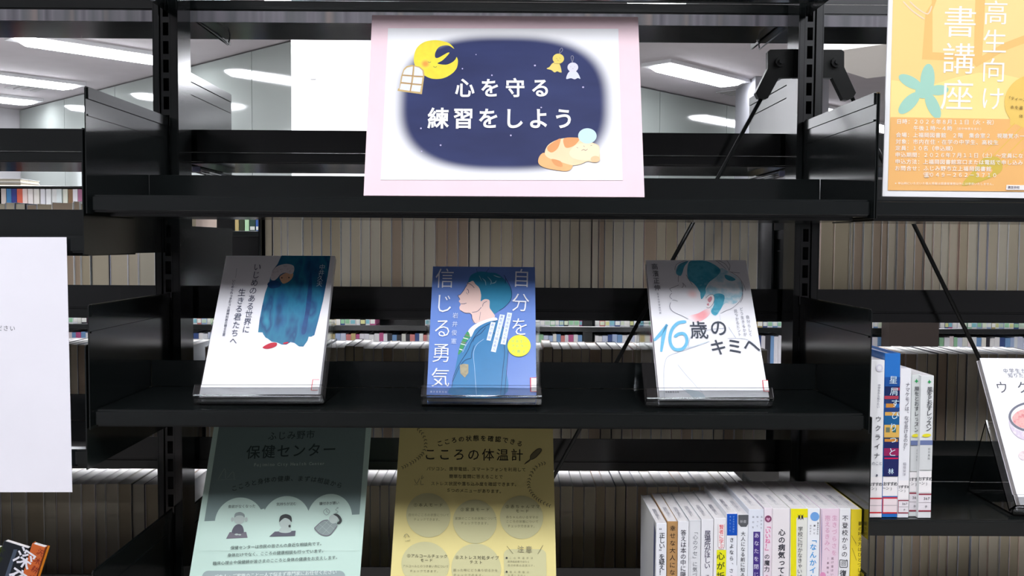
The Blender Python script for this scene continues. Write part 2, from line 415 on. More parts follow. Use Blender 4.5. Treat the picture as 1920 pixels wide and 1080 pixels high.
for pm in page_mats:
    c, p = book_meshes()[0]
    oc = p.build('page_block', pm); oc.data.materials.append(TOPM)
    for q_ in oc.data.polygons:
        if q_.normal.z > .5: q_.material_index = 1
    COL.objects.unlink(oc); pprotos.append(oc.data); bpy.data.objects.remove(oc)
def back_book(x0, x1, ztop, z0, Y, label, group, lean=0.0, pi=None, ci=None, gap=.0013):
    ci = random.choice((0, 0, 1, 2, 3, 3, 5, 6, 7, 7, 4)) if ci is None else ci
    pi = random.choice((0, 0, 1, 2, 2, 3, 3, 4)) if pi is None else pi
    o = bpy.data.objects.new('paperback', protos[ci]); COL.objects.link(o)
    o.location = ((x0 + x1) / 2, Y, z0); o.scale = (x1 - x0 - gap, 1, ztop - z0); o.rotation_euler = (0, lean, 0)
    tag(o, label, 'book', group)
    q = bpy.data.objects.new('page_block', pprotos[pi]); COL.objects.link(q); q.parent = o
    return o
YP = 1.50
def back_row(bounds, yref, ytop, z0, row, bay, first=1, hjit=.002, tops=None, skip=()):
    n = first
    for i in range(len(bounds) - 1):
        if i in skip: continue
        xa = at(bounds[i], yref, YP).x; xb = at(bounds[i + 1], yref, YP).x
        lo_, hi_ = BAY[{'l': 0, 'm': 1, 'r': 2}[bay[0]]]; xa = max(xa, lo_ + .003); xb = min(xb, hi_ - .003)
        if xb - xa < .005: continue
        zt = at(950, (tops or {}).get(i, ytop), YP).z + random.uniform(-hjit, hjit)
        back_book(xa, xb, zt, z0 + .0014, YP + random.uniform(0, .0035),
                  'paperback turned page-edge outward, %s from left in the %s row, %s' % (nth(n), row, bay), 'page-edge-out paperbacks, %s row, %s' % (row, bay))
        n += 1
g = [480 + v / 4 for v in (64, 123, 187, 235, 350, 418, 490, 560, 635, 707, 785, 855, 935, 1015, 1095, 1175, 1262, 1345, 1430, 1515, 1595, 1675, 1755, 1840, 1920)] + \
    [960 + v / 4 for v in (80, 168, 250, 295, 360, 435, 505, 600, 650, 695, 760, 835, 915, 990, 1085, 1155, 1240, 1300, 1365, 1445, 1515, 1575, 1640, 1710, 1775, 1850)]
back_row(g, 470, 370, ZB1, 'upper', 'middle bay')
lb = [-48, -30, -12, 10, 28, 48, 68, 97, 138, 150, 168, 203, 238, 258, 290, 310, 330, 350]
back_row(lb, 430, 387, ZB1, 'upper', 'left bay', tops={8: 384})
x0 = at(352, 430, YP).x
back_book(x0, XL - .0042, at(950, 384, YP).z, ZB1 + .0014, YP, 'pinkish-backed paperback ending the upper row of the left bay', 'page-edge-out paperbacks, upper row, left bay', pi=1, ci=6)
rb = [1440 + v / 4 for v in (390, 500, 620, 645, 715, 785, 855, 905, 970, 1035, 1105, 1175, 1240, 1305, 1365, 1435, 1505, 1580, 1650, 1730, 1805, 1890, 1960, 2030, 2100)]
back_row(rb, 470, 372, ZB1, 'upper', 'right bay')
m2 = [470, 490, 508, 526, 545, 563, 580, 597, 610, 631, 646, 664, 682, 700, 717, 736, 760, 786, 806, 824, 842, 861, 880, 899, 917, 935, 953, 970, 988, 1005, 1018.5, 1036, 1054, 1072, 1090, 1106, 1127, 1148, 1168, 1187, 1203, 1223,
      1242, 1261, 1280, 1300, 1320, 1340, 1360, 1380, 1398, 1416, 1440]
back_row([372, 391, 410, 430, 450] + m2, 665, 653.5, ZB2, 'middle', 'middle bay', tops={4 + 8: 650, 4 + 9: 653, 4 + 11: 650.5, 4 + 12: 650.5, 4 + 31: 650.5}, hjit=.0008)
back_row([-60, -38, -16, 5, 26, 48, 70, 90, 110, 128, 144, 172, 190, 210, 228, 246, 266, 284, 302, 322, 342, 362], 665, 651, ZB2, 'middle', 'left bay', hjit=.0008)
back_row([1555, 1574, 1592, 1612, 1633, 1655, 1676, 1698, 1720, 1739, 1759, 1778, 1797, 1814.5, 1836, 1854, 1871.6, 1889, 1906, 1925, 1944, 1965], 700, 658.5, ZB2, 'middle', 'right bay', hjit=.0004)
m3 = [380, 400, 420, 441, 462, 482, 503, 524, 545, 566, 588, 610, 632, 654, 675, 694, 712, 729, 748, 768, 790, 811, 832, 853, 874, 895, 915, 936, 957, 978, 998, 1018, 1035, 1051, 1074, 1095, 1117, 1135, 1154, 1174, 1195, 1214, 1233, 1253,
      1273, 1293, 1312, 1332, 1352, 1372, 1390, 1405]
back_row(m3, 950, 911.5, ZB3, 'lower', 'middle bay', hjit=.0006)
back_row([-60, -40, -20, 0, 21, 48, 82, 104, 130, 152, 179, 197, 221, 246, 271, 297, 316, 336, 354], 950, 911, ZB3S, 'lower', 'left bay', hjit=.0006)
back_row([1545, 1563, 1580, 1597, 1613, 1630, 1643, 1660, 1676, 1692, 1710, 1727, 1744, 1761, 1777, 1797, 1820, 1837, 1855, 1875, 1894, 1912, 1930, 1950], 1040, 915, ZB3S, 'lower', 'right bay', hjit=.0006)
# thin black bookends
def bookend(x, z0, h, label, d):
    o = empty('bookend', (x, 1.53, z0), label, 'bookend'); f = Off(o.location)
    f.build(MB().box(x - .002, x + .002, 1.485, 1.61, z0 + .0004, z0 + h, .001), 'upright_plate', BLACK, o)
    f.build(MB().box(min(x, x + d), max(x, x + d), 1.49, 1.60, z0 + .0004, z0 + .0009), 'foot_plate', BLACK, o)
bookend(at(491, 440, 1.5).x, ZB1, .15, 'black steel bookend at the left end of the upper page-edge row', .05)
bookend(BAY[1][1] - .0055, ZB1, .15, 'black steel bookend at the right end of the upper page-edge row', -.05)

# ---------------------------------------------------------------- the bookcase across the far aisle
YC_ = 3.2
case = empty('distant_bookcase', (0, 3.3, 0), 'low black bookcase across the far aisle, seen through the gaps', 'bookcase'); cf = Off(case.location)
zTop = at(80, 352, YC_).z; zA = at(450, 433, YC_).z; zBc = at(950, 611, YC_).z; zCc = zBc - .245
xa, xb = at(-120, 500, YC_).x, at(2060, 500, YC_).x
for z, n in ((zTop, 'top_board'), (zA, 'shelf_board'), (zBc, 'shelf_board'), (zCc, 'shelf_board')):
    cf.build(MB().box(xa, xb, 3.19, 3.47, z - .018 if n != 'top_board' else z, z if n != 'top_board' else z + .006, .001), n, BLACK, case)
cf.build(MB().box(xa, xb, 3.47, 3.48, 0, zTop), 'back_panel', BLACK, case)
PANEL = mat((58, 50, 46), 0.55, 0.3, 'dark_brown_end_panel')
for x0_, x1_ in ((xa - .02, xa), (xb, xb + .02)): cf.build(MB().box(x0_, x1_, 3.18, 3.48, 0, zTop + .006), 'end_panel', BLACK, case)
for x in (1103,): cf.build(MB().box(at(x - 9, 500, 3.2).x, at(x + 9, 500, 3.2).x, 3.2, 3.47, 0, zTop), 'divider', BLACK, case)
cf.build(MB().box(at(1668, 600, 3.12).x, at(1761, 600, 3.12).x, 3.12, 3.185, 0, zTop), 'pier_panel', PANEL, case)
pal = [(236, 236, 236), (228, 226, 232), (205, 212, 232), (240, 238, 228), (120, 160, 205), (170, 190, 224), (226, 214, 214), (232, 232, 238), (60, 84, 140), (214, 132, 128),
       (50, 50, 58), (232, 236, 240), (150, 200, 160), (190, 90, 140), (196, 176, 120), (240, 240, 240), (222, 224, 214)]
PN = {(236, 236, 236): 'white', (228, 226, 232): 'off-white', (205, 212, 232): 'pale blue', (240, 238, 228): 'cream', (120, 160, 205): 'mid blue', (170, 190, 224): 'light blue', (226, 214, 214): 'pinkish white', (232, 232, 238): 'white',
      (60, 84, 140): 'dark blue', (214, 132, 128): 'coral', (50, 50, 58): 'black', (232, 236, 240): 'white', (150, 200, 160): 'pale green', (190, 90, 140): 'magenta', (196, 176, 120): 'tan', (240, 240, 240): 'white', (222, 224, 214): 'grey-white'}
umesh = {}
lmesh = {}
def far_book(x, wd, z0, h, col, label, group, sticker=None):
    m = mat(col, 0.4)
    if col not in umesh:
        o_ = MB().box(-.5, .5, 0, .11, 0, 1).build('far_paperback', m); umesh[col] = o_.data; bpy.data.objects.remove(o_)
    o = bpy.data.objects.new('far_paperback', umesh[col]); COL.objects.link(o)
    o.location = (x + wd / 2, YC_ + .0 + random.uniform(0, .004), z0); o.scale = (wd * .96, 1, h)
    tag(o, label, 'book', group)
    if sticker:
        if sticker not in lmesh:
            mb = MB().box(-.42, .42, -.0006, -.0001, .025, .11)
            o_ = mb.build('call_label', mat(sticker, 0.5)); lmesh[sticker] = o_.data; bpy.data.objects.remove(o_)
        s = bpy.data.objects.new('call_label', lmesh[sticker]); COL.objects.link(s); s.parent = o
stk = [(214, 226, 200), (226, 230, 222), (150, 200, 160), (210, 214, 150), (130, 190, 200), (232, 232, 226), (190, 210, 190)]
def far_row(spans, z0, row, hs, seq=None, sticker=False, wmin=.013, wmax=.020):
    n = 1
    for x0_, x1_ in spans:
        x = at(x0_, 600, YC_).x; e = at(x1_, 600, YC_).x
        while x < e - .008:
            wd = min(random.uniform(wmin, wmax), e - x)
            col = random.choice(pal)
            far_book(x, wd, z0 + .0002, random.uniform(*hs), col, '%s-spined small book across the far aisle, %s from left in its %s row' % (PN[col], nth(n), row),
                     'books in the %s row of the far bookcase' % row, random.choice(stk) if sticker else None)
            x += wd; n += 1
# upper row, coloured as in the photograph where it shows
seqA = [(1.5, 11, (205, 195, 190), 'beige'), (12, 21, (70, 130, 180), 'blue'), (21, 31, (60, 70, 140), 'indigo'), (31, 42, (225, 110, 85), 'orange-red'), (42, 51, (244, 222, 218), 'pink-white'), (52, 61.5, (244, 238, 234), 'ivory'),
        (63, 73, (244, 240, 232), 'cream'), (75, 84, (238, 238, 244), 'cool white'), (86, 95.5, (240, 242, 242), 'white'), (96.5, 106, (238, 240, 238), 'white'), (106, 115.5, (226, 236, 236), 'white'), (117, 126, (238, 240, 226), 'white'),
        (127, 136, (150, 120, 90), 'brown'), (136, 145, (240, 238, 244), 'white'), (145.5, 155, (180, 120, 150), 'mauve'), (155, 165, (236, 232, 228), 'off-white')]
INK = [None]
for i, (a, b, c, nm) in enumerate(seqA):
    X0 = at(a, 370, YC_).x; X1 = at(b, 370, YC_).x
    far_book(X0, X1 - X0, zA + .0002, zTop - zA - .004, c, '%s-spined small book, %s from left in the far bookcase\'s top row' % (nm, nth(i + 1)), 'books in the top row of the far bookcase')
for a, b, c, l in ((166, 176, (236, 236, 236), 'white'), (440, 447, (196, 176, 120), 'tan'), (448, 457, (50, 60, 40), 'dark green'), (458, 466, (185, 225, 180), 'light green'), (467, 478, (40, 70, 60), 'deep green'), (479, 486, (50, 90, 160), 'royal blue')):
    X0 = at(a, 370, YC_).x; X1 = at(b, 370, YC_).x
    far_book(X0, X1 - X0, zA + .0002, zTop - zA - .004, c, '%s far book seen just left of the bookend, under the shelf' % l if a > 200 else 'white far book seen beside the left bracket', 'books in the top row of the far bookcase', stk[1] if a > 466 else None)
far_row([(128, 176), (362, 404), (440, 486), (604, 708), (797, 814), (1003, 1092), (1116, 1226), (1420, 1466), (1630, 1667), (1763, 1935)], zBc, 'middle', (.150, .175), sticker=True)
far_row([(124, 178), (362, 404), (604, 815), (1003, 1092), (1116, 1226), (1420, 1466), (1630, 1667), (1763, 1935)], zCc, 'lower', (.211, .218), wmin=.012, wmax=.019)
for k, (y, c) in enumerate(((351, (200, 190, 180)), (345, (240, 240, 242)))):
    z = zTop + .006 + k * .0125
    o = empty('flat_book', (at(-20, 345, 3.25).x, 3.25, z), ['grey book lying flat on the far bookcase, under the white one', 'white book lying flat on top of the far bookcase'][k], 'book'); f = Off(o.location)
    xx1 = at(42, 345, 3.22).x; xx0 = xx1 - .19
    m = MB().box(xx0, xx1, 3.21, 3.34, z + .0002, z + .0012); m.box(xx0, xx1, 3.21, 3.34, z + .0112, z + .0122); f.build(m, 'cover', mat(c, .5), o)
    f.build(MB().box(xx0 + .002, xx1 - .002, 3.212, 3.338, z + .0012, z + .0112), 'page_block', page_mats[3], o)
# ---------------------------------------------------------------- printed sheets: lettering and flat artwork laid on real boards and pages
_cu = bpy.data.curves.new('letter', 'FONT'); _co = bpy.data.objects.new('letter', _cu); _gs = bpy.data.scenes.new('glyphs'); _gs.collection.objects.link(_co); _cu.align_x = 'LEFT'
GL = {}
def _dep():
    with bpy.context.temp_override(scene=_gs, view_layer=_gs.view_layers[0]):
        d = bpy.context.evaluated_depsgraph_get(); d.update(); return d
def glyph(ch, wt, res=2):
    k = (ch, wt, res)
    if k not in GL:
        _cu.body = ch; _cu.offset = min(wt, 0.004) if wt < .007 else 0; _cu.bevel_depth = wt if wt >= .007 else 0; _cu.bevel_resolution = 0; _cu.resolution_u = res
        dg = _dep()
        me = bpy.data.meshes.new_from_object(_co.evaluated_get(dg))
        n = len(me.vertices); v = np.zeros(n * 3); me.vertices.foreach_get('co', v); v = v.reshape(-1, 3); z = v[:, 2]; v = v[:, :2]
        fs = []
        for p in me.polygons:
            q = tuple(p.vertices)
            if wt >= .007:
                if z[list(q)].min() < -1e-5: continue                    # keep the front half of the bevel only
                a = v[list(q)]; ar = abs(sum(a[i - 1][0] * a[i][1] - a[i][0] * a[i - 1][1] for i in range(len(q))))
                if ar < 1e-9: continue
            fs.append(q)
        if ord(ch) < 0x2000 and n: cx = (v[:, 0].min() + v[:, 0].max()) / 2
        else: cx = 0.5
        GL[k] = (v - np.array([cx, 0.37]) if n else v, fs); bpy.data.meshes.remove(me)
    return GL[k]
ROT = set('ー～「」（）()…―〜『』-')

def homog(src, dst):
    A = []; B = []
    for (x, y), (u, v) in zip(src, dst):
        A.append([x, y, 1, 0, 0, 0, -u * x, -u * y]); B.append(u)
        A.append([0, 0, 0, x, y, 1, -v * x, -v * y]); B.append(v)
    return np.append(np.linalg.solve(np.array(A), np.array(B)), 1).reshape(3, 3)

class Sheet:
    """a rectangle standing in the scene; its print is drawn in metres across (u) and up (v) the face"""
    def __init__(s, quad, Yb, Yt, crop=(0, 0, 1), tl=None):
        s.crop = crop
        q = [(crop[0] + x * crop[2], crop[1] + y * crop[2]) for x, y in quad]                # TL TR BR BL
        TL, TR = at(*q[0], Yt), at(*q[1], Yt); BR, BL = at(*q[2], Yb), at(*q[3], Yb)
        ux = ((BR - BL) + (TR - TL)); ux.normalize()
        uy = ((TL + TR) - (BL + BR)) / 2; s.h = uy.length; uy = (uy - ux * uy.dot(ux)).normalized(); n = ux.cross(uy)
        s.w = ((BR - BL).length + (TR - TL).length) / 2
        c = (TL + TR + BR + BL) / 4; o = c - ux * s.w / 2 - uy * s.h / 2
        s.M = Matrix((ux, uy, n)).transposed().to_4x4(); s.M.translation = o
        s.ux, s.uy, s.n, s.o = ux, uy, n, o
        s.H = homog(q, [(0, s.h), (s.w, s.h), (s.w, 0), (0, 0)])
        s.root = None; s.z = 0.0002
    def uv(s, x, y):
        x, y = s.crop[0] + x * s.crop[2], s.crop[1] + y * s.crop[2]
        r = s.H @ np.array([x, y, 1.0]); return r[0] / r[2], r[1] / r[2]
    def up(s, d=0.00005): s.z += d; return s
    def set_root(s, o): s.root = o; o.matrix_world = s.M; return s
    def _mk(s, name, V, Fc, m, z=None):
        me = bpy.data.meshes.new(name); me.from_pydata(V, [], Fc); me.materials.append(m)
        o = bpy.data.objects.new(name, me); COL.objects.link(o); o.parent = s.root; return o
    def poly(s, name, lists, m, smooth=True, z=None):
        """filled outlines in crop pixels; lists: one outline or a list of outlines"""
        s.up()
        if not isinstance(lists[0], list): lists = [lists]
        V = []; Fc = []
        for L in lists:
            L = curve(L, True) if smooth else L
            k = len(V); P = [s.uv(*p) for p in L]; s.z += .00001
            a = sum(P[i - 1][0] * P[i][1] - P[i][0] * P[i - 1][1] for i in range(len(P)))
            if a < 0: P.reverse()
            V += [(u, v, s.z) for u, v in P]; Fc.append(tuple(range(k, k + len(P))))
        return s._mk(name, V, Fc, m)
    def ell(s, name, es, m, n=36):
        return s.poly(name, [[(cx + math.cos(t * 2 * math.pi / n) * rx * math.cos(a) - math.sin(t * 2 * math.pi / n) * ry * math.sin(a),
                               cy + math.cos(t * 2 * math.pi / n) * rx * math.sin(a) + math.sin(t * 2 * math.pi / n) * ry * math.cos(a)) for t in range(n)]
                              for cx, cy, rx, ry, a in [(e + (0,))[:5] for e in es]], m, smooth=False)
    def ink(s, name, lines, wd, m, smooth=True, taper=False):
        """pen strokes of width wd (crop pixels)"""
        s.up(); V = []; Fc = []
        if not isinstance(lines[0], list): lines = [lines]
        for L in lines:
            L = curve(L, False) if smooth and len(L) > 2 else L
            P = np.array(L, float); n = len(P); k = len(V)
            for i in range(n):
                t = P[min(i + 1, n - 1)] - P[max(i - 1, 0)]; t = t / (np.hypot(*t) + 1e-9); nn = np.array([-t[1], t[0]])
                ww = wd / 2 * (1 if not taper else max(.25, math.sin(math.pi * (i + .5) / n)))
                e = t * ww * .6 * (-1 if i == 0 else 1 if i == n - 1 else 0)
                a = s.uv(*(P[i] + nn * ww * (.6 if i in (0, n - 1) else 1) + e)); b = s.uv(*(P[i] - nn * ww * (.6 if i in (0, n - 1) else 1) + e))
                V += [(a[0], a[1], s.z), (b[0], b[1], s.z)]
            Fc += [(k + 2 * i, k + 2 * i + 2, k + 2 * i + 3, k + 2 * i + 1) for i in range(n - 1)]
        return s._mk(name, V, Fc, m)
    def text(s, name, string, pts, size, m, wt=0.0, vert=None, asp=1.0, res=2, tilt=None, clip=None):
        """lettering: glyph centres run along pts (crop pixels) from the first to the last character"""
        s.up(); P = [np.array(p, float) for p in pts]
        if vert is None: vert = abs(P[-1][1] - P[0][1]) > abs(P[-1][0] - P[0][0])
        if len(P) > 2: P = [np.array(p) for p in curve([tuple(p) for p in P], False)]
        d = [0]
        for i in range(1, len(P)): d.append(d[-1] + np.hypot(*(P[i] - P[i - 1])))
        N = len(string); V = []; Fc = []
        for i, ch in enumerate(string):
            if ch in ' 　': continue
            t = d[-1] * i / max(N - 1, 1)
            j = min(max(np.searchsorted(d, t) - 1, 0), len(P) - 2) if len(P) > 1 else 0
            if len(P) > 1:
                f = (t - d[j]) / (d[j + 1] - d[j] + 1e-9); c = P[j] + (P[j + 1] - P[j]) * f; tg = (P[j + 1] - P[j]); tg = tg / (np.hypot(*tg) + 1e-9)
            else: c = P[0]; tg = np.array([0, 1.0]) if vert else np.array([1.0, 0])
            u0 = np.array(s.uv(*c)); e = size * .5
            du = np.hypot(*(np.array(s.uv(c[0] + e, c[1])) - np.array(s.uv(c[0] - e, c[1])))) / (2 * e)
            dv = np.hypot(*(np.array(s.uv(c[0], c[1] + e)) - np.array(s.uv(c[0], c[1] - e)))) / (2 * e)
            tu = np.array(s.uv(*(c + tg))) - u0; a = math.atan2(tu[1], tu[0])
            if vert: a += math.pi / 2
            if tilt is not None: a = tilt
            v, fs = glyph(ch, wt, res); g = v.copy()
            if vert and ch in ROT: g = np.stack([g[:, 1], -g[:, 0]], 1)
            if vert and ch in '、。': g = g + np.array([.55, .5])
            if vert and ch in 'ャュョッっゃゅょぁぃぇ': g = g + np.array([.08, .06])
            g = g * np.array([size * du * asp, size * dv]); ca, sa = math.cos(a), math.sin(a)
            g = g @ np.array([[ca, sa], [-sa, ca]]) + u0
            if clip:
                g[:, 0] = np.clip(g[:, 0], *clip)
            k = len(V); V += [(x, y, s.z) for x, y in g]; Fc += [tuple(q + k for q in f_) for f_ in fs]
        return s._mk(name, V, Fc, m)

def curve(pts, closed, n=5):
    """Catmull-Rom through the points"""
    P = [np.array(p, float) for p in pts]; out = []; N = len(P)
    rng = range(N) if closed else range(N - 1)
    for i in rng:
        p0 = P[i - 1] if closed or i > 0 else P[0]; p1 = P[i]; p2 = P[(i + 1) % N]; p3 = P[(i + 2) % N] if closed or i + 2 < N else P[-1]
        for k in range(n):
            t = k / n
            out.append(tuple(.5 * (2 * p1 + (p2 - p0) * t + (2 * p0 - 5 * p1 + 4 * p2 - p3) * t * t + (3 * p1 - p0 - 3 * p2 + p3) * t ** 3)))
    if not closed: out.append(tuple(P[-1]))
    return out
def ink(c, rough=.5): return mat(c, rough, .3, 'ink_%d_%d_%d' % c)
def rect(x0, y0, x1, y1): return [(x0, y0), (x1, y0), (x1, y1), (x0, y1)]
def rrect(x0, y0, x1, y1, r, n=5):
    o = []
    for cx, cy, a in ((x1 - r, y0 + r, -90), (x1 - r, y1 - r, 0), (x0 + r, y1 - r, 90), (x0 + r, y0 + r, 180)):
        for k in range(n + 1):
            t = math.radians(a + 90 * k / n); o.append((cx + r * math.cos(t), cy + r * math.sin(t)))
    return o
def board(s, name, th, m, label, cat, group=None, bev=0.0, foot=None):
    """the sheet's own body: a thin board whose printed face is z = 0"""
    v0 = 0 if foot is None else (foot + .0014 + th * abs(s.n.z) - s.o.z) / s.uy.z
    o = MB().box(0, s.w, v0, s.h, -th, 0, bev).build(name, m); s.set_root(o)
    return tag(o, label, cat, group)

# ================================================================ the pink sign
S = Sheet([(58, 25), (1552, 35), (1583, 1049), (0, 1040)], 1.116, 1.190, (680, 20, 1 / 3))
pink = mat((238, 211, 219), 0.55, 0.3, 'pink_card', 0.02, 20)
board(S, 'sign_board', .0015, pink, 'pink card sign with a dark blue night picture, leaning on the top shelf', 'sign', foot=zF1)
# its white sheet, with the soft-edged night sky printed on
def night_mat(s):
    m = bpy.data.materials.new('printed_night_sky'); m.use_nodes = True; nt = m.node_tree; L = nt.links.new; b = nt.nodes['Principled BSDF']
    b.inputs['Roughness'].default_value = .5; b.inputs['Specular IOR Level'].default_value = .25
    cu, cv = s.uv(795, 515); ru = abs(s.uv(1370, 515)[0] - s.uv(218, 515)[0]) / 2; rv = abs(s.uv(795, 150)[1] - s.uv(795, 890)[1]) / 2
    t = nt.nodes.new('ShaderNodeTexCoord'); sp = nt.nodes.new('ShaderNodeSeparateXYZ'); L(t.outputs['Object'], sp.inputs[0])
    def mth(op, a, bb, cl=False):
        n = nt.nodes.new('ShaderNodeMath'); n.operation = op; n.use_clamp = cl
        for i, q in enumerate((a, bb)):
            if q is None: continue
            if isinstance(q, (int, float)): n.inputs[i].default_value = q
            else: L(q, n.inputs[i])
        return n.outputs[0]
    def term(o_, c, r): return mth('POWER', mth('ABSOLUTE', mth('DIVIDE', mth('SUBTRACT', o_, c), r), None), 2.75)
    d = mth('POWER', mth('ADD', term(sp.outputs[0], cu, ru), term(sp.outputs[1], cv, rv)), 1 / 2.75)
    mr = nt.nodes.new('ShaderNodeMapRange'); mr.interpolation_type = 'SMOOTHSTEP'
    mr.inputs['From Min'].default_value = .93; mr.inputs['From Max'].default_value = 1.10; L(d, mr.inputs['Value'])
    nz = nt.nodes.new('ShaderNodeTexNoise'); nz.inputs['Scale'].default_value = 14; nz.inputs['Detail'].default_value = 3
    mp = nt.nodes.new('ShaderNodeMapping'); mp.inputs['Scale'].default_value = (.5, 1.6, 1); L(t.outputs['Object'], mp.inputs['Vector']); L(mp.outputs[0], nz.inputs['Vector'])
    cr = nt.nodes.new('ShaderNodeValToRGB'); e = cr.color_ramp.elements
    e[0].position = .35; e[0].color = (*lin((12, 26, 80)), 1); e[1].position = .7; e[1].color = (*lin((28, 42, 96)), 1); L(nz.outputs['Fac'], cr.inputs[0])
    mx = nt.nodes.new('ShaderNodeMix'); mx.data_type = 'RGBA'; L(mr.outputs[0], mx.inputs[0]); L(cr.outputs[0], mx.inputs[6]); mx.inputs[7].default_value = (*lin((238, 238, 241)), 1)
    L(mx.outputs[2], b.inputs['Base Color']); return m
S.z = .0006
o = S.poly('paper_sheet', [(147, 100), (1440, 103), (1460, 955), (97, 953)], night_mat(S), smooth=False)
# the sheet is a real leaf of paper: give it thickness
bm = bmesh.new(); bm.from_mesh(o.data); r_ = bmesh.ops.extrude_face_region(bm, geom=bm.faces[:]); bmesh.ops.translate(bm, verts=[v for v in r_['geom'] if isinstance(v, bmesh.types.BMVert)], vec=(0, 0, -.0004)); bmesh.ops.recalc_face_normals(bm, faces=bm.faces[:]); bm.to_mesh(o.data); bm.free()
wh = ink((246, 246, 246)); yl = mat((232, 214, 48), .5, .3, 'moon_yellow', .06, 120)
S.poly('printed_moon', [(395, 168), (440, 170), (490, 185), (518, 216), (490, 199), (460, 197), (430, 208), (412, 236), (410, 262), (428, 266), (480, 238), (488, 243), (452, 280), (423, 298), (470, 305), (505, 292), (524, 275), (531, 262), (538, 285),
                        (530, 325), (500, 358), (450, 382), (390, 383), (340, 360), (305, 330), (290, 275), (305, 215), (345, 180)], yl)
def soft_mat(name, s, cx, cy, r, inner, outer, lo=.2):
    m = bpy.data.materials.new(name); m.use_nodes = True; nt = m.node_tree; L = nt.links.new; b = nt.nodes['Principled BSDF']; b.inputs['Roughness'].default_value = .5
    u, v = s.uv(cx, cy); rr = abs(s.uv(cx + r, cy)[0] - u)
    t = nt.nodes.new('ShaderNodeTexCoord'); mp = nt.nodes.new('ShaderNodeMapping'); mp.vector_type = 'TEXTURE'; mp.inputs['Location'].default_value = (u, v, s.z); mp.inputs['Scale'].default_value = (rr, rr, rr)
    L(t.outputs['Object'], mp.inputs['Vector']); gr = nt.nodes.new('ShaderNodeVectorMath'); gr.operation = 'LENGTH'; L(mp.outputs[0], gr.inputs[0])
    mr = nt.nodes.new('ShaderNodeMapRange'); mr.interpolation_type = 'SMOOTHSTEP'; mr.inputs['From Min'].default_value = lo; mr.inputs['From Max'].default_value = 1; L(gr.outputs['Value'], mr.inputs['Value'])
    mx = nt.nodes.new('ShaderNodeMix'); mx.data_type = 'RGBA'; L(mr.outputs[0], mx.inputs[0]); mx.inputs[6].default_value = (*lin(inner), 1); mx.inputs[7].default_value = (*lin(outer), 1); L(mx.outputs[2], b.inputs['Base Color']); return m
S.ell('printed_cheek', [(355, 300, 30, 27)], soft_mat('blush_orange', S, 355, 300, 30, (228, 150, 30), (232, 214, 48)))
brn = ink((110, 84, 60)); S.ink('printed_face_lines', [[(370, 289), (378, 293), (386, 289)], [(400, 315), (410, 320), (419, 315)]], 2.6, brn)
S.poly('printed_window_frame', [(232, 330), (250, 313), (280, 306), (322, 316), (345, 335), (350, 360), (338, 440), (334, 471), (265, 462), (197, 452), (200, 440), (208, 436), (218, 370)], mat((196, 168, 110), .5, .3, 'window_tan', .08, 200), smooth=False)
S.poly('printed_window_panes', [[(236, 338), (252, 322), (285, 315), (281, 364), (228, 360)], [(294, 316), (320, 323), (338, 340), (341, 368), (290, 366)], [(226, 369), (280, 373), (274, 408), (220, 402)],
                                [(288, 375), (338, 378), (332, 414), (282, 410)], [(217, 412), (272, 417), (265, 452), (209, 444)], [(280, 419), (331, 423), (324, 459), (273, 453)]], ink((222, 224, 236)), smooth=False)
S.ink('printed_window_bars', [[(288, 308), (268, 460)], [(224, 365), (342, 371)], [(216, 407), (334, 417)]], 3.5, ink((150, 104, 70)), smooth=False)
S.poly('printed_weather_doll', [(1073, 295), (1105, 296), (1120, 345), (1110, 349), (1095, 343), (1080, 349), (1062, 336), (1036, 328), (1052, 318)], ink((226, 206, 110)))
S.ell('printed_doll_head', [(1102, 272, 32, 28)], ink((222, 202, 96)))
S.poly('printed_weather_doll', [(1163, 345), (1203, 345), (1225, 384), (1210, 381), (1193, 388), (1172, 382), (1145, 385)], ink((214, 216, 236)))
S.ell('printed_doll_head', [(1183, 321, 30, 27)], ink((214, 212, 228)))
S.ink('printed_doll_loops', [[(1108, 244), (1112, 222), (1122, 213), (1126, 226), (1110, 244)], [(1180, 293), (1173, 265), (1180, 256), (1187, 265), (1181, 293)]], 2.2, ink((150, 150, 165)))
S.ink('printed_doll_faces', [[(1090, 270), (1096, 274)], [(1108, 268), (1114, 272)], [(1096, 282), (1104, 284)], [(1078, 300), (1116, 302)], [(1170, 318), (1173, 318)], [(1192, 318), (1195, 318)], [(1180, 328), (1186, 328)]], 2.5, ink((150, 104, 84)), smooth=False)
S.ell('printed_stars', [(563, 329, 4, 4), (728, 366, 4.5, 4.5), (970, 311, 6, 5), (1240, 433, 6, 5), (1004, 547, 5, 4), (327, 664, 5, 5), (437, 759, 5, 5), (832, 704, 5, 5), (330, 793, 4, 3), (640, 250, 3, 3)], ink((196, 188, 226)), n=8)
S.text('title_text', '心を守る', [(575, 437), (1000, 437)], 112, wh, .022, res=4)
S.text('title_text', '練習をしよう', [(425, 608), (1130, 610)], 122, wh, .022, res=4)
org = mat((234, 178, 118), .5, .3, 'cat_orange', .05, 60); orl = mat((247, 214, 172), .5, .3, 'cat_cream', .03, 60)
S.poly('printed_cat_tail', [(986, 860), (992, 822), (1020, 802), (1060, 832), (1110, 848), (1165, 852), (1178, 880), (1150, 904), (1090, 900), (1020, 885)], org)
S.poly('printed_cat_body', [(1022, 805), (1040, 760), (1090, 730), (1150, 718), (1230, 720), (1290, 745), (1325, 762), (1331, 800), (1330, 840), (1300, 856), (1262, 850), (1225, 865), (1175, 872), (1100, 850), (1045, 832)], orl)
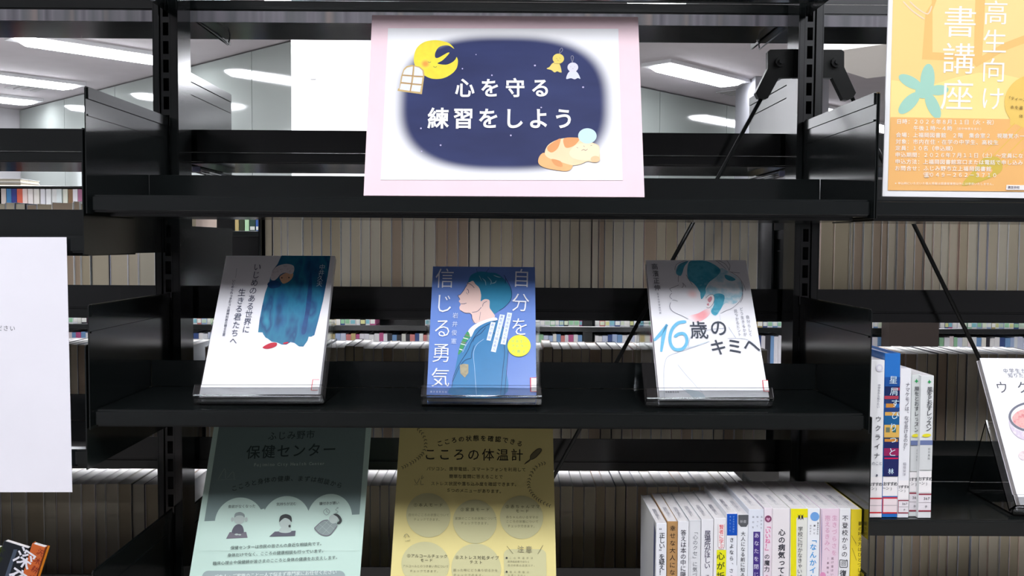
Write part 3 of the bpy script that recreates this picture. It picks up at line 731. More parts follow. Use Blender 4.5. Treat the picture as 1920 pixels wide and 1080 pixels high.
S.poly('printed_cat_stripes', [[(1040, 765), (1090, 730), (1112, 726), (1096, 775), (1065, 800), (1040, 790)], [(1130, 722), (1185, 716), (1218, 724), (1190, 760), (1150, 775), (1132, 762)], [(1060, 838), (1110, 850), (1120, 880), (1080, 872)]], mat((222, 152, 92), .5, .3, 'cat_stripe'))
S.poly('printed_cat_face', [(1160, 800), (1195, 760), (1250, 748), (1318, 762), (1330, 798), (1318, 828), (1250, 846), (1180, 832)], ink((250, 224, 190)))
S.ink('printed_cat_features', [[(1202, 772), (1209, 776)], [(1240, 764), (1246, 768)], [(1280, 762), (1288, 760)], [(1228, 790), (1240, 784), (1252, 790), (1262, 782)]], 3, ink((130, 96, 80)), smooth=False)
S.ell('printed_cat_paw', [(1306, 838, 26, 18)], ink((238, 196, 150)))
S.ell('printed_night_cap', [(1262, 708, 52, 43)], ink((196, 226, 232)))

# ================================================================ face-out books and their acrylic stands
def film(s, name, quad, m): return s.poly(name, quad, m, smooth=False)
def faceout(s, th, cover_m, label, spine_m=None, group='books displayed face-out on stands'):
    """a book leaning back: cover boards with the spine on the right, page block between"""
    w_, h_ = s.w, s.h
    m = MB(); t = .0007
    m.box(0, w_, 0, h_, -t, 0); m.box(0, w_, 0, h_, -th, -th + t); m.box(w_ - t, w_, 0, h_, -th + t, -t)
    o = m.build('displayed_book', cover_m); s.set_root(o); tag(o, label, 'book', group)
    MB().box(.0006, w_ - t, .0012, h_ - .0012, -th + t, -t).build('page_block', mat((196, 190, 190), .7, .3, 'page_edges', .08, 150), o)
    return o
def stand(s, th, label, pw=.0, shift=0.0, plate_h=.115, zshelf=None):
    """clear acrylic easel under the sheet's foot: back plate, ledge with lip, base and rear strut"""
    L_ = s.uy; N = s.n; X = s.ux
    B = s.o + X * (s.w / 2 + shift)
    o = empty('acrylic_stand', (B.x, B.y, zshelf), label, 'book stand'); f = Off(o.location)
    hw = s.w / 2 + pw; t = .0025; zs = zshelf + .0012
    def slab(p, q, n, tt=t):                                             # plate from p to q (profile points), thickness along n
        p, q, n = Vector(p), Vector(q), Vector(n)
        return MB().prism([p - X * hw, q - X * hw, q - X * hw + n * tt, p - X * hw + n * tt], X * (2 * hw))
    back0 = B - N * (th + .0006) - L_ * .0006; front0 = B + N * .004 - L_ * .0006
    f.build(slab(back0, back0 + L_ * plate_h, -N), 'back_plate', ACRYL, o)
    f.build(slab(back0 - N * t, front0, -L_), 'ledge', ACRYL, o)
    f.build(slab(front0 - L_ * t, front0 + L_ * .0125, N), 'lip', ACRYL, o)
    fr = front0 - L_ * t
    f.build(MB().prism([Vector((B.x, fr.y + .004, zs)) - X * hw, Vector((B.x, fr.y + .004, zs)) + X * hw, Vector((B.x, B.y + .115, zs)) + X * hw, Vector((B.x, B.y + .115, zs)) - X * hw], (0, 0, t)), 'base', ACRYL, o)
    p = Vector((B.x, fr.y + .006, zs + t)); q = fr - N * .004
    f.build(slab(p, q, (0, 1, 0)), 'front_support', ACRYL, o)
    tp = back0 + L_ * (plate_h - .004) - N * t; bt = Vector((tp.x, B.y + .11, zs + t))
    f.build(slab(bt, tp, (0, 1, 0)), 'rear_strut', ACRYL, o)
    return o
RED = ink((206, 52, 60)); LBL = ink((244, 240, 240))
def red_label(s, x0, y0, x1, y1, skew=0, w=5):
    s.poly('call_label', [(x0, y0), (x1, y0), (x1 + skew, y1), (x0 + skew, y1)], LBL, smooth=False)
    s.ink('call_label_border', [[(x1 - 1, y0 + 2), (x0 + 3, y0 + 2), (x0 + 3 + skew, y1 - 2), (x1 + skew - 1, y1 - 2)]], w, RED, smooth=False)
    s.ink('call_label_rule', [[(x0 + 3, (y0 + y1) / 2), (x1, (y0 + y1) / 2)]], 1.5, ink((170, 150, 150)), smooth=False)

# --- book with the blue-cloaked figure
B1 = Sheet([(160, 65), (838, 68), (802, 950), (38, 952)], 1.132, 1.248, (370, 460, .2964))
white_cover = mat((236, 235, 240), .28, .5, 'laminated_white_cover')
faceout(B1, .0115, white_cover, 'white face-out book with a figure in a blue cloak, leftmost on the shelf')
wash = mix_mat('blue_watercolour', [(14, 58, 100), (22, 92, 138), (30, 118, 152), (20, 76, 122), (46, 138, 168)], 34, .35, 3, (1, .4, 1), lo=.3, hi=.7)
B1.poly('printed_cloak', [(505, 66), (600, 67), (700, 68), (811, 69), (803, 190), (785, 350), (765, 470), (747, 562), (728, 572), (712, 572), (706, 598), (683, 635), (655, 634), (625, 612), (600, 606), (575, 622), (545, 622), (512, 608), (480, 604), (455, 585), (440, 578), (425, 558), (418, 545), (390, 544),
                          (395, 460), (405, 380), (418, 300), (440, 225), (455, 160), (485, 118)], wash, smooth=False)
dw = mix_mat('deep_blue_wash', [(16, 50, 104), (22, 74, 128), (18, 60, 112)], 40, .35, 3)
B1.poly('printed_cloak_shade', [(694, 170), (706, 220), (712, 330), (700, 470), (690, 550), (664, 545), (678, 430), (684, 300)], dw)
B1.poly('printed_collar_shade', [(430, 240), (470, 215), (515, 240), (500, 262), (450, 268)], dw)
B1.poly('printed_skin', [(505, 195), (545, 172), (585, 175), (582, 205), (560, 228), (530, 240), (512, 222)], ink((214, 172, 140)))
B1.poly('printed_hair', [(448, 210), (455, 165), (485, 132), (540, 118), (585, 130), (590, 165), (572, 182), (540, 172), (510, 182), (490, 205), (470, 220)], mix_mat('white_hair', [(190, 184, 190), (220, 214, 218), (204, 196, 198)], 200, .5))
B1.ell('printed_eyes', [(518, 204, 5, 4), (562, 203, 5, 4)], ink((60, 50, 54)), n=10)
B1.poly('printed_foot', [[(425, 641), (470, 614), (512, 612), (508, 634), (460, 650)], [(555, 612), (585, 606), (582, 615), (560, 620)]], ink((190, 44, 64)))
nv = ink((62, 66, 92))
B1.text('title_text', 'いじめのある世界に', [(360, 137), (313, 527)], 50, nv)
B1.text('title_text', '生きる君たちへ', [(273, 295), (237, 600)], 50, nv)
B1.text('subtitle_text', 'いじめられっ子だった精神科医の贈る言葉', [(218, 222), (174, 560)], 19, nv, .01)
B1.ink('subtitle_dash', [[(232, 145), (228, 205)]], 2, nv, smooth=False)
B1.text('author_text', '中井久夫', [(765, 140), (756, 242)], 38, ink((214, 224, 232)))
red_label(B1, 756, 846, 800, 920, -4)
stand(B1, .0115, 'clear acrylic stand under the book with the blue cloak', .006, zshelf=zF2)

# --- blue book with the student in profile
B2 = Sheet([(113, 70), (798, 75), (818, 948), (73, 945)], 1.130, 1.225, (780, 480, .2778))
bluec = mat((104, 136, 206), .22, .5, 'laminated_blue_cover', .03, 20)
faceout(B2, .016, bluec, 'blue face-out book with a student in profile, middle of the three')
hairm = mat((38, 128, 166), .3, .4, 'hair_teal', .05, 60); skin = ink((232, 200, 192), .3); jac = mat((44, 122, 176), .3, .4, 'blazer_blue', .05, 40); dk = ink((26, 44, 84), .3); w2 = ink((240, 243, 250), .3)
B2.poly('printed_jacket', [(528, 430), (560, 442), (595, 490), (615, 560), (625, 650), (612, 760), (600, 940), (245, 940), (247, 870), (262, 790), (278, 700), (300, 620), (350, 540), (420, 470), (470, 442)], jac)
B2.poly('printed_face', [(350, 178), (335, 208), (322, 232), (300, 257), (282, 266), (290, 280), (296, 292), (288, 304), (297, 316), (300, 328), (292, 346), (300, 366), (330, 384), (368, 388), (378, 400), (380, 425), (396, 452), (450, 440), (528, 414), (522, 384), (500, 352), (496, 290), (455, 200), (400, 165)], skin)
B2.poly('printed_hair', [(352, 178), (362, 140), (385, 120), (430, 106), (490, 112), (545, 120), (600, 165), (640, 230), (640, 290), (600, 340), (562, 366), (530, 388), (508, 366), (496, 345), (495, 300), (470, 290), (450, 296), (436, 304), (438, 262), (425, 215), (400, 190), (382, 168)], hairm)
B2.ell('printed_ear', [(466, 322, 24, 32, .3)], skin)
B2.ink('printed_hair_shine', [[(445, 150), (465, 170), (470, 200)], [(480, 140), (505, 170), (500, 195)], [(505, 185), (530, 180), (540, 165)], [(520, 130), (545, 140), (570, 145)], [(425, 135), (440, 165)]], 5, ink((186, 214, 226), .3), taper=True)
B2.ink('printed_face_lines', [[(345, 182), (372, 195), (392, 215)], [(342, 222), (352, 232), (354, 250)], [(338, 246), (348, 258)], [(302, 322), (322, 322), (340, 317)], [(378, 380), (415, 372), (440, 345)], [(300, 366), (330, 383), (368, 388), (380, 425), (397, 452)],
                              [(352, 178), (335, 208), (300, 258), (283, 266), (296, 292)], [(448, 340), (455, 318), (478, 305)], [(435, 378), (428, 432)], [(602, 150), (640, 225), (640, 290), (600, 340), (560, 368)], [(405, 85), (410, 110)], [(470, 110), (490, 85)], [(600, 185), (602, 150), (590, 130)]], 3, dk)
B2.poly('printed_collar', [(530, 414), (548, 432), (500, 440), (445, 462), (400, 495), (372, 545), (352, 510), (382, 472), (440, 440)], w2)
B2.poly('printed_tie', [(350, 508), (365, 545), (338, 580), (312, 640), (285, 665), (300, 600), (325, 545)], ink((60, 150, 96), .3))
B2.ink('printed_tie_stripes', [[(322, 552), (352, 560)], [(305, 592), (335, 600)], [(296, 628), (314, 634)]], 8, w2, smooth=False)
B2.ink('printed_tie_stripes', [[(330, 530), (358, 540)], [(310, 580), (340, 588)]], 4, ink((200, 70, 110), .3), smooth=False)
B2.ink('printed_jacket_lines', [[(548, 432), (480, 465), (430, 500), (380, 570), (350, 640), (300, 720), (256, 810), (246, 890)], [(375, 690), (330, 705), (290, 760), (250, 850)], [(470, 480), (440, 520), (400, 545), (385, 580)], [(510, 510), (580, 560), (600, 640), (590, 760), (575, 940)], [(550, 445), (600, 500), (622, 600), (620, 700), (602, 940)], [(375, 690), (378, 650), (395, 600)]], 2.5, dk)
B2.ink('printed_jacket_shine', [[(460, 560), (410, 600), (390, 660), (398, 760), (412, 942)], [(372, 550), (340, 600), (316, 650)]], 3, ink((170, 205, 232), .3))
B2.poly('printed_crest', [(298, 735), (326, 728), (356, 732), (356, 790), (332, 822), (302, 792)], mat((160, 150, 120), .4, .4, 'crest_gold', .15, 300), smooth=False)
B2.poly('printed_caption_strips', [[(506, 445), (537, 449), (505, 573), (477, 568)], [(566, 394), (600, 399), (540, 651), (507, 644)], [(616, 381), (648, 386), (606, 599), (572, 594)]], ink((226, 236, 248), .3), smooth=False)
bl = ink((96, 124, 190), .3)
B2.text('caption_text', '自己受容', [(517, 465), (496, 550)], 20, bl)
B2.text('caption_text', '勇気がなくて悩む君へ', [(578, 412), (528, 630)], 20, bl)
B2.text('caption_text', '自分を好きになる', [(628, 402), (594, 578)], 20, bl)
B2.text('title_text', '信じる勇気', [(193, 152), (167, 822)], 140, w2, -.004, asp=.95)
B2.text('title_text', '自分を', [(708, 152), (700, 478)], 132, w2, -.004, asp=.95)
B2.text('author_text', '岩井俊憲', [(266, 402), (256, 576)], 40, ink((206, 218, 240), .3))
B2.ell('printed_yellow_disc', [(697, 607, 78, 73)], ink((242, 240, 62), .25))
tq = ink((150, 190, 130), .3)
B2.text('disc_text', '中高生へ', [(655, 577), (740, 577)], 22, tq); B2.text('disc_text', 'アドラー', [(655, 610), (745, 610)], 26, tq); B2.text('disc_text', 'の教え', [(660, 644), (730, 648)], 25, tq)
B2.text('publisher_text', '誠文堂新光社', [(105, 921), (205, 923)], 15, w2)
red_label(B2, 774, 822, 816, 922, 2, 7)
stand(B2, .0175, 'clear acrylic stand under the blue book', .006, zshelf=zF2)

# --- white book about being sixteen
B3 = Sheet([(105, 63), (757, 63), (845, 967), (128, 967)], 1.130, 1.249, (1190, 470, .287))
faceout(B3, .0115, white_cover, 'white face-out book with a teal-haired profile, rightmost of the three')
tw = mix_mat('teal_watercolour', [(40, 138, 168), (86, 172, 196), (60, 154, 182), (150, 206, 220)], 45, .35, 6, lo=.3, hi=.72)
tw2 = mix_mat('pale_teal_wash', [(196, 220, 230), (228, 234, 240), (160, 206, 222), (236, 236, 240)], 40, .35, 5)
B3.poly('printed_pale_hair', [(585, 118), (640, 140), (700, 180), (728, 240), (700, 320), (650, 350), (600, 345), (560, 400), (530, 430), (505, 400), (500, 330), (470, 290), (510, 210)], tw2)
B3.poly('printed_hair', [[(385, 76), (430, 66), (500, 70), (560, 100), (587, 132), (560, 168), (510, 205), (482, 245), (478, 280), (448, 318), (440, 270), (410, 220), (376, 190), (368, 140)],
                         [(296, 150), (305, 108), (335, 82), (380, 70), (352, 106), (335, 150), (320, 166)], [(520, 300), (560, 280), (600, 295), (588, 350), (560, 395), (532, 424), (505, 400), (528, 350)], [(612, 160), (650, 168), (680, 190), (650, 200), (618, 185)]], tw)
pk = ink((240, 196, 200), .3)
B3.poly('printed_neck_blush', [(352, 430), (420, 410), (470, 384), (500, 376), (500, 408), (470, 440), (420, 466), (380, 462)], soft_mat('neck_pink', B3, 440, 420, 90, (238, 158, 164), (240, 232, 236)))
B3.ell('printed_cheek', [(392, 282, 52, 36)], soft_mat('cheek_pink', B3, 392, 282, 52, (242, 206, 208), (236, 235, 240), 0))
B3.poly('printed_ear', [(478, 310), (500, 292), (525, 290), (533, 315), (520, 350), (495, 375), (478, 372), (486, 345)], ink((240, 232, 234), .3))
B3.poly('printed_ear_blush', [[(488, 320), (512, 300), (518, 318), (500, 340)], [(480, 352), (494, 345), (492, 362)]], ink((206, 140, 152), .3))
gy = ink((110, 112, 126), .3)
B3.ink('printed_face_lines', [[(312, 160), (306, 185), (306, 207)], [(306, 226), (275, 240), (247, 250), (252, 262), (258, 270)], [(258, 280), (246, 292), (244, 306), (256, 318)], [(258, 324), (275, 326), (292, 332)], [(246, 340), (238, 365), (248, 390), (275, 410), (310, 425), (352, 448)],
                              [(330, 212), (342, 222), (352, 240)], [(326, 245), (336, 232), (335, 215)], [(478, 372), (495, 375), (520, 350), (533, 315), (525, 290), (500, 292), (476, 312)], [(360, 160), (372, 185), (396, 225)]], 2.6, gy)
B3.ink('printed_hair_lines', [[(288, 130), (300, 95), (335, 76), (370, 66)], [(300, 140), (325, 100), (372, 72)], [(555, 64), (590, 90), (625, 125)], [(570, 64), (620, 90), (645, 132)], [(630, 64), (650, 100), (640, 135)], [(640, 140), (680, 146), (712, 148)], [(650, 140), (700, 175), (730, 225), (740, 262)], [(716, 200), (722, 260), (705, 320), (655, 370), (600, 395), (565, 412)], [(700, 340), (720, 300), (716, 240)]], 2.2, gy)
B3.ink('printed_shirt_lines', [[(158, 960), (168, 800), (178, 740), (200, 695), (260, 668), (350, 640), (480, 595)], [(440, 530), (500, 515), (585, 508)], [(560, 420), (562, 455)], [(612, 500), (635, 540), (656, 574)], [(600, 574), (660, 574), (720, 580), (770, 610), (810, 660)], [(340, 640), (346, 600), (360, 560)], [(262, 745), (310, 810), (360, 870), (384, 905)], [(260, 885), (310, 930), (360, 962)], [(390, 900), (420, 950)]], 2, ink((160, 172, 190), .3))
B3.poly('printed_shirt_shade', [[(300, 910), (350, 915), (400, 930), (425, 962), (350, 962), (318, 935)], [(230, 640), (330, 640), (480, 590), (400, 622)]], ink((206, 218, 226), .3))
bt = mat((110, 186, 222), .3, .4, 'brush_blue', .06, 200); db = ink((64, 70, 82), .3)
B3.ink('title_text', [[(124, 584), (165, 545), (208, 490)], [(206, 492), (180, 570), (162, 654)]], 24, bt, smooth=False)
B3.ink('title_text', [[(332, 466), (285, 474), (246, 510), (226, 560), (226, 610), (250, 645), (295, 645), (326, 615), (334, 575), (318, 545), (285, 545), (258, 562)]], 20, bt)
B3.text('title_text', '歳', [(416, 520)], 122, db, .008, vert=False, res=4)
B3.text('title_text', 'の', [(546, 505)], 118, db, .008, vert=False, res=4)
B3.text('title_text', 'キミヘ', [(535, 632), (752, 622)], 112, db, .010, res=4)
B3.text('author_text', '高濱正伸', [(158, 108), (165, 245)], 42, ink((76, 76, 86), .3))
B3.text('author_note_text', '花まる学習会代表', [(166, 286), (173, 410)], 15, gy)
B3.text('subtitle_text', '自分らしく', [(741, 436), (752, 550)], 24, gy); B3.text('subtitle_text', 'どう生きるかが', [(702, 385), (716, 550)], 24, gy); B3.text('subtitle_text', '見つかるヒント', [(666, 398), (680, 550)], 24, gy)
B3.text('publisher_text', '実務教育出版', [(173, 928), (250, 928)], 14, db)
red_label(B3, 806, 848, 843, 926, 2, 6)
stand(B3, .0115, 'clear acrylic stand showing left of the rightmost face-out book', .010, -.006, zshelf=zF2)

# --- book on the right shelf, half out of the picture
B4 = Sheet([(768, 100), (1395, 104), (1660, 984), (975, 978)], 1.114, 1.221, (1600, 640, .315))
faceout(B4, .010, white_cover, 'white face-out book with a red bowl on its cover, at the right edge', group=None)
B4.text('title_text', 'ウクライナ', [(893, 275), (1390, 275)], 76, ink((70, 72, 84), .3)); B4.text('subtitle_text', '中学生から', [(918, 177), (1060, 177)], 30, gy); B4.text('subtitle_text', '知りたい', [(945, 204), (1040, 204)], 28, gy); B4.text('title_text', 'のこと', [(1150, 350), (1290, 350)], 40, gy)
B4.ell('printed_bowl_rim', [(1075, 450, 150, 92)], ink((104, 106, 122), .3)); B4.ell('printed_bowl', [(1077, 450, 138, 80)], ink((236, 232, 236), .3))
B4.ell('printed_soup', [(1080, 462, 134, 66)], mix_mat('red_soup_wash', [(226, 140, 140), (240, 176, 172), (214, 118, 122)], 160, .4, 6))
B4.poly('printed_bowl_side', [(928, 470), (950, 510), (1010, 540), (1080, 548), (1150, 540), (1205, 510), (1225, 470), (1215, 540), (1150, 590), (1050, 595), (975, 570), (935, 520)], mix_mat('bowl_side', [(232, 226, 236), (206, 190, 210), (240, 232, 232)], 120, .4))
B4.ell('printed_dumpling', [(1020, 680, 45, 30), (1160, 700, 60, 34)], mix_mat('dumpling', [(214, 190, 200), (230, 214, 214), (196, 168, 180)], 160, .4))
stand(B4, .010, 'clear acrylic stand under the book at the right edge', .004, -.004, zshelf=zR2)
# ================================================================ orange workshop poster on the right shelf
P = Sheet([(89, -890), (1388, -880), (1411, 1058), (55, 1030)], 1.106, 1.106, (1640, 0, .3518))
board(P, 'poster', .002, mat((240, 240, 242), .45, .3, 'white_poster_card'), 'large orange and yellow poster standing on the right shelf', 'poster', foot=zF1 + .003)
oy1 = mat((252, 216, 142), .45, .3, 'poster_yellow', .02, 8); oy2 = mat((254, 230, 152), .45, .3, 'poster_pale_yellow', .02, 8)
P.poly('printed_ground', [(106, -860), (1360, -855), (1380, 1030), (83, 1008)], oy1, smooth=False)
P.poly('printed_hill', [(94, 400), (180, 410), (300, 430), (440, 385), (560, 360), (700, 372), (900, 420), (1376, 500), (1378, 640), (92, 610)], oy2, smooth=False)
P.poly('printed_book_outline', [[(268, 40), (300, -10), (305, -400), (560, -360), (545, 330), (520, 300), (255, 288)], [(560, -360), (820, -420), (830, 190), (700, 240), (545, 330)]], ink((242, 198, 122)), smooth=False)
P.poly('printed_book_inner', [[(305, 30), (330, -40), (335, -370), (530, -330), (530, 260), (310, 250)], [(590, -330), (790, -390), (795, 160), (690, 200), (575, 270)]], ink((252, 220, 150)), smooth=False)
P.ink('printed_pen_lines', [[(150, -20), (200, 30), (262, 72)], [(185, -20), (230, 20), (280, 45), (300, 5)]], 7, ink((244, 218, 190)))
tl = ink((168, 214, 196))
P.ell('printed_flower', [(286, 400, 38, 88, .05), (195, 410, 70, 30, .5), (345, 455, 55, 28, -.05), (190, 525, 34, 75, .75), (318, 540, 32, 78, -.45), (262, 460, 40, 40)], tl)
wb = ink((250, 248, 240))
P.text('title_text', '読書講座', [(455, -110), (447, 483)], 178, wb, 0, asp=1.04, res=3)
P.text('title_text', '中高生向け', [(641, -115), (637, 502)], 138, wb, 0, res=3)
P.poly('printed_band', [(92, 602), (1378, 628), (1380, 1030), (83, 1008)], mat((244, 188, 118), .45, .3, 'poster_orange', .02, 8), smooth=False)
P.ell('printed_speech_balloon', [(860, 520, 158, 150)], ink((242, 204, 108))); P.poly('printed_balloon_tail', [(735, 600), (790, 640), (735, 650)], ink((242, 204, 108)), smooth=False)
P.ink('printed_pencil', [[(640, 830), (800, 660)], [(680, 860), (860, 670)], [(720, 880), (900, 700)], [(600, 800), (760, 640)]], 9, ink((240, 196, 96)), smooth=False)
P.poly('printed_pencil_tip', [(485, 985), (545, 900), (600, 830), (680, 830), (700, 900), (620, 950)], ink((216, 188, 84))); P.poly('printed_pencil_tip', [(560, 915), (600, 880), (650, 900), (600, 940)], ink((244, 188, 118)))
tx = ink((250, 244, 232))
def pl(y, x0, st, step=30.3, size=29, wt=.012, drift=.014):
    n = len(st); x1 = x0 + step * (n - 1); P.text('notice_text', st, [(x0, y), (x1, y + (x1 - x0) * drift)], size, tx, wt)
pl(626, 137, '日時：２０２６年８月１１日（火・祝）'); pl(663, 228, '午後１時～４時'); pl(667, 446, '（途中休憩を含む）', 17, 16, 0)
pl(700, 135, '会場：上福岡図書館　２階　集会室２　視聴覚ホール'); pl(737, 134, '対象：市内在住・在学の中学生、高校生', 31); pl(773, 133, '定員：１０名（申込順）', 30)
pl(810, 132, '申込期間：２０２６年７月１１日（土）～定員になり次第'); pl(848, 132, '申込方法：上福岡図書館窓口または電話で申し込み'); pl(885, 131, 'お問合せ：ふじみ野市立上福岡図書館', 31)
pl(922, 286, '☎０４９－２６２－３７１０', 31.2); pl(969, 126, '※申込時にいただいた個人情報は図書館業務以外には使用いたしません。', 16.6, 16, 0)
P.poly('printed_tag', [(726, 982), (900, 986), (900, 1014), (724, 1010)], ink((244, 240, 236)), smooth=False); P.text('tag_text', '裏面参照', [(742, 996), (790, 998)], 17, ink((70, 60, 90)), .01)
P.text('balloon_text', '「ティーンズ', [(722, 500), (830, 510)], 22, ink((120, 96, 60))); P.text('balloon_text', '本を書く', [(742, 550), (815, 556)], 22, ink((120, 96, 60))); P.text('balloon_text', '体験', [(792, 600), (825, 603)], 22, ink((120, 96, 60)))

# ================================================================ white notice hanging from the left shelf
N1 = Sheet([(-206, 444), (127, 445.5), (133, 922), (-204, 924)], 1.0945, 1.0945)
board(N1, 'notice_sheet', .0006, mat((238, 236, 244), .6, .2, 'plain_white_paper', .015, 12), 'plain white paper notice hanging from the left shelf edge', 'notice')
N1.text('notice_text', 'ご自由にお取りください', [(-98, 610), (25, 613)], 11, ink((110, 110, 118)))
N1.poly('tape', [(-60, 446), (-20, 446), (-20, 458), (-60, 458)], ink((226, 226, 228)), smooth=False)

# ================================================================ green health-centre flyer
G = Sheet([(156, -30), (1243, -30), (1219, 1745), (-38, 1745)], 1.116, 1.292, (350, 790, .2686))
board(G, 'flyer', .0008, mat((192, 218, 206), .6, .25, 'mint_paper', .01, 20), 'mint green flyer with a grey arched header, under the blue-cloak book', 'flyer', foot=zF3)
hd = ink((116, 136, 134)); dg = ink((52, 66, 64)); gg = ink((66, 80, 76)); mint = ink((192, 218, 206))
G.poly('printed_header', [(190, -30), (1205, -30), (1197, 650), (1145, 652), (118, 698)], hd, smooth=False)
G.ell('printed_arches', [(362, 700, 170, 172), (686, 690, 168, 172), (990, 668, 156, 165)], mint, n=60)
G.poly('printed_paper_field', [(100, 694), (196, 690), (532, 605), (540, 640), (828, 596), (836, 640), (1146, 648), (1200, 645), (1210, 900), (90, 900)], mint, smooth=False)
G.text('heading_text', 'ふじみ野市', [(558, 103), (822, 92)], 62, dg, .004); G.text('heading_text', '保健センター', [(432, 215), (960, 195)], 98, dg, .010)
G.text('heading_text_latin', 'Fujimino City Health Center', [(450, 301), (925, 291)], 30, ink((196, 214, 206)), .004)
G.text('slogan_text', 'こころと身体の健康、まずは相談から', [(315, 464), (430, 430), (580, 403), (740, 396), (900, 408), (1045, 443)], 42, dg, .008)
G.ink('printed_sparkle', [[(200, 400), (240, 330), (250, 400)], [(260, 395), (300, 350), (310, 400)], [(190, 408), (320, 402)]], 3, ink((150, 168, 160)))
for st, a, b in (('食欲がなくなった', (290, 592), (458, 588)), ('気持ちが沈む', (626, 575), (742, 572)), ('寝付きが悪い', (924, 571), (1040, 566))): G.text('caption_text', st, [a, b], 24, gg, .006)
f1 = ink((132, 146, 144)); f2 = ink((84, 84, 96)); f3 = ink((108, 104, 114)); f4 = ink((44, 50, 50)); f5 = ink((176, 190, 184))
G.poly('printed_tray', [(300, 770), (415, 768), (427, 808), (278, 815)], f3, smooth=False); G.poly('printed_bust', [(318, 776), (330, 730), (360, 714), (388, 730), (394, 776)], f2)
G.ell('printed_head', [(362, 675, 38, 40), (314, 682, 10, 16), (410, 682, 10, 16)], f5); G.poly('printed_hair', [(328, 668), (332, 640), (365, 630), (395, 645), (398, 668), (380, 655), (345, 656)], f1); G.ell('printed_bowl', [(350, 786, 14, 6), (372, 788, 10, 5)], f5)
G.poly('printed_tray', [(615, 766), (760, 760), (758, 796), (578, 801)], f2, smooth=False); G.poly('printed_bust', [(645, 768), (655, 742), (690, 736), (724, 745), (728, 768), (690, 776)], f5)
G.ell('printed_head', [(684, 705, 40, 42)], f5); G.poly('printed_hair', [(642, 700), (648, 660), (684, 645), (722, 660), (728, 700), (710, 682), (680, 672), (655, 688)], f4); G.ell('printed_tear', [(716, 728, 8, 9)], f4)
G.poly('printed_blanket', [(890, 742), (940, 695), (980, 686), (1045, 712), (1040, 745), (1000, 785), (965, 794), (920, 775)], f1); G.ink('printed_blanket_edge', [[(890, 742), (925, 778), (965, 794), (1005, 785), (1045, 730)], [(890, 742), (940, 695), (980, 686)]], 6, f3)
G.ink('printed_blanket_check', [[(915, 765), (985, 690)], [(950, 785), (1020, 702)], [(920, 712), (1000, 780)], [(955, 692), (1030, 750)]], 2, f5, smooth=False)
G.ell('printed_head', [(1020, 678, 33, 32)], f5); G.poly('printed_hair', [(1015, 646), (1045, 645), (1070, 668), (1078, 695), (1060, 715), (1045, 708), (1060, 690), (1045, 665)], f4)
G.ink('printed_clock', [[(968, 605), (990, 628), (968, 652), (946, 628), (968, 605)], [(968, 615), (968, 630), (980, 632)], [(1030, 640), (1048, 630), (1030, 615), (1048, 602), (1036, 600)]], 3, f1)
for st, a, b in (('保健センターは市民の皆さんの身近な相談先です。', (328, 880), (950, 850)), ('身体だけでなく、こころの健康相談も行っています。', (309, 931), (966, 900)), ('臨床心理士や保健師が皆さまのこころと身体の健康をお支えします。', (210, 988), (1066, 946))):
    G.text('body_text', st, [a, b], 28, gg, .005)
G.poly('printed_bar', rrect(128, 1040, 1125, 1125, 40), ink((146, 162, 162)), smooth=False)
G.text('bar_text', 'ご本人・ご家族のこと一人で悩まず専門家にお任せください', [(225, 1082), (1050, 1048)], 33, ink((214, 226, 220)), .006)

# ================================================================ yellow thermometer flyer
T = Sheet([(139, -10), (1191, -5), (1202, 1745), (-24, 1745)], 1.140, 1.318, (720, 790, .2686))
board(T, 'flyer', .0008, mat((226, 212, 142), .6, .25, 'cream_yellow_paper', .01, 20), 'yellow flyer with round grey spots, under the blue student book', 'flyer', foot=zF3)
k1 = ink((44, 42, 32)); k2 = ink((92, 88, 62)); k3 = ink((128, 124, 92)); sp = ink((196, 192, 144))
T.text('heading_text', 'こころの状態を確認できる', [(408, 152), (480, 134), (560, 122), (670, 116), (780, 121), (870, 131), (960, 154)], 42, k1, .012)
T.text('heading_text', 'こころの体温計', [(338, 226), (940, 232)], 88, k1, .006)
T.poly('printed_thermometer', [(990, 296), (1003, 278), (1028, 260), (1038, 232), (1080, 192), (1102, 188), (1108, 202), (1072, 246), (1042, 262), (1020, 280)], ink((120, 112, 84)))
T.ink('printed_thermometer_lines', [[(990, 296), (1028, 262), (1036, 232), (1080, 192), (1108, 190), (1104, 210), (1070, 248), (1040, 264)]], 4, k1)
for st, a, b in (('パソコン、携帯電話、スマートフォンを利用して', (325, 326), (985, 333)), ('簡単な質問に答えることで', (480, 379), (825, 382)), ('ストレス状況や落ち込み度を確認できます。', (352, 428), (935, 435)), ('５つのメニューがあります。', (460, 475), (828, 483))):
    T.text('body_text', st, [a, b], 29, k2, .006)
T.ell('printed_spots', [(315, 648, 154, 154), (638, 692, 153, 152), (963, 663, 150, 150), (285, 990, 168, 158), (640, 1020, 174, 175)], sp, n=48)
T.poly('printed_note_box', rrect(834, 885, 1130, 1400, 40), sp, smooth=False)
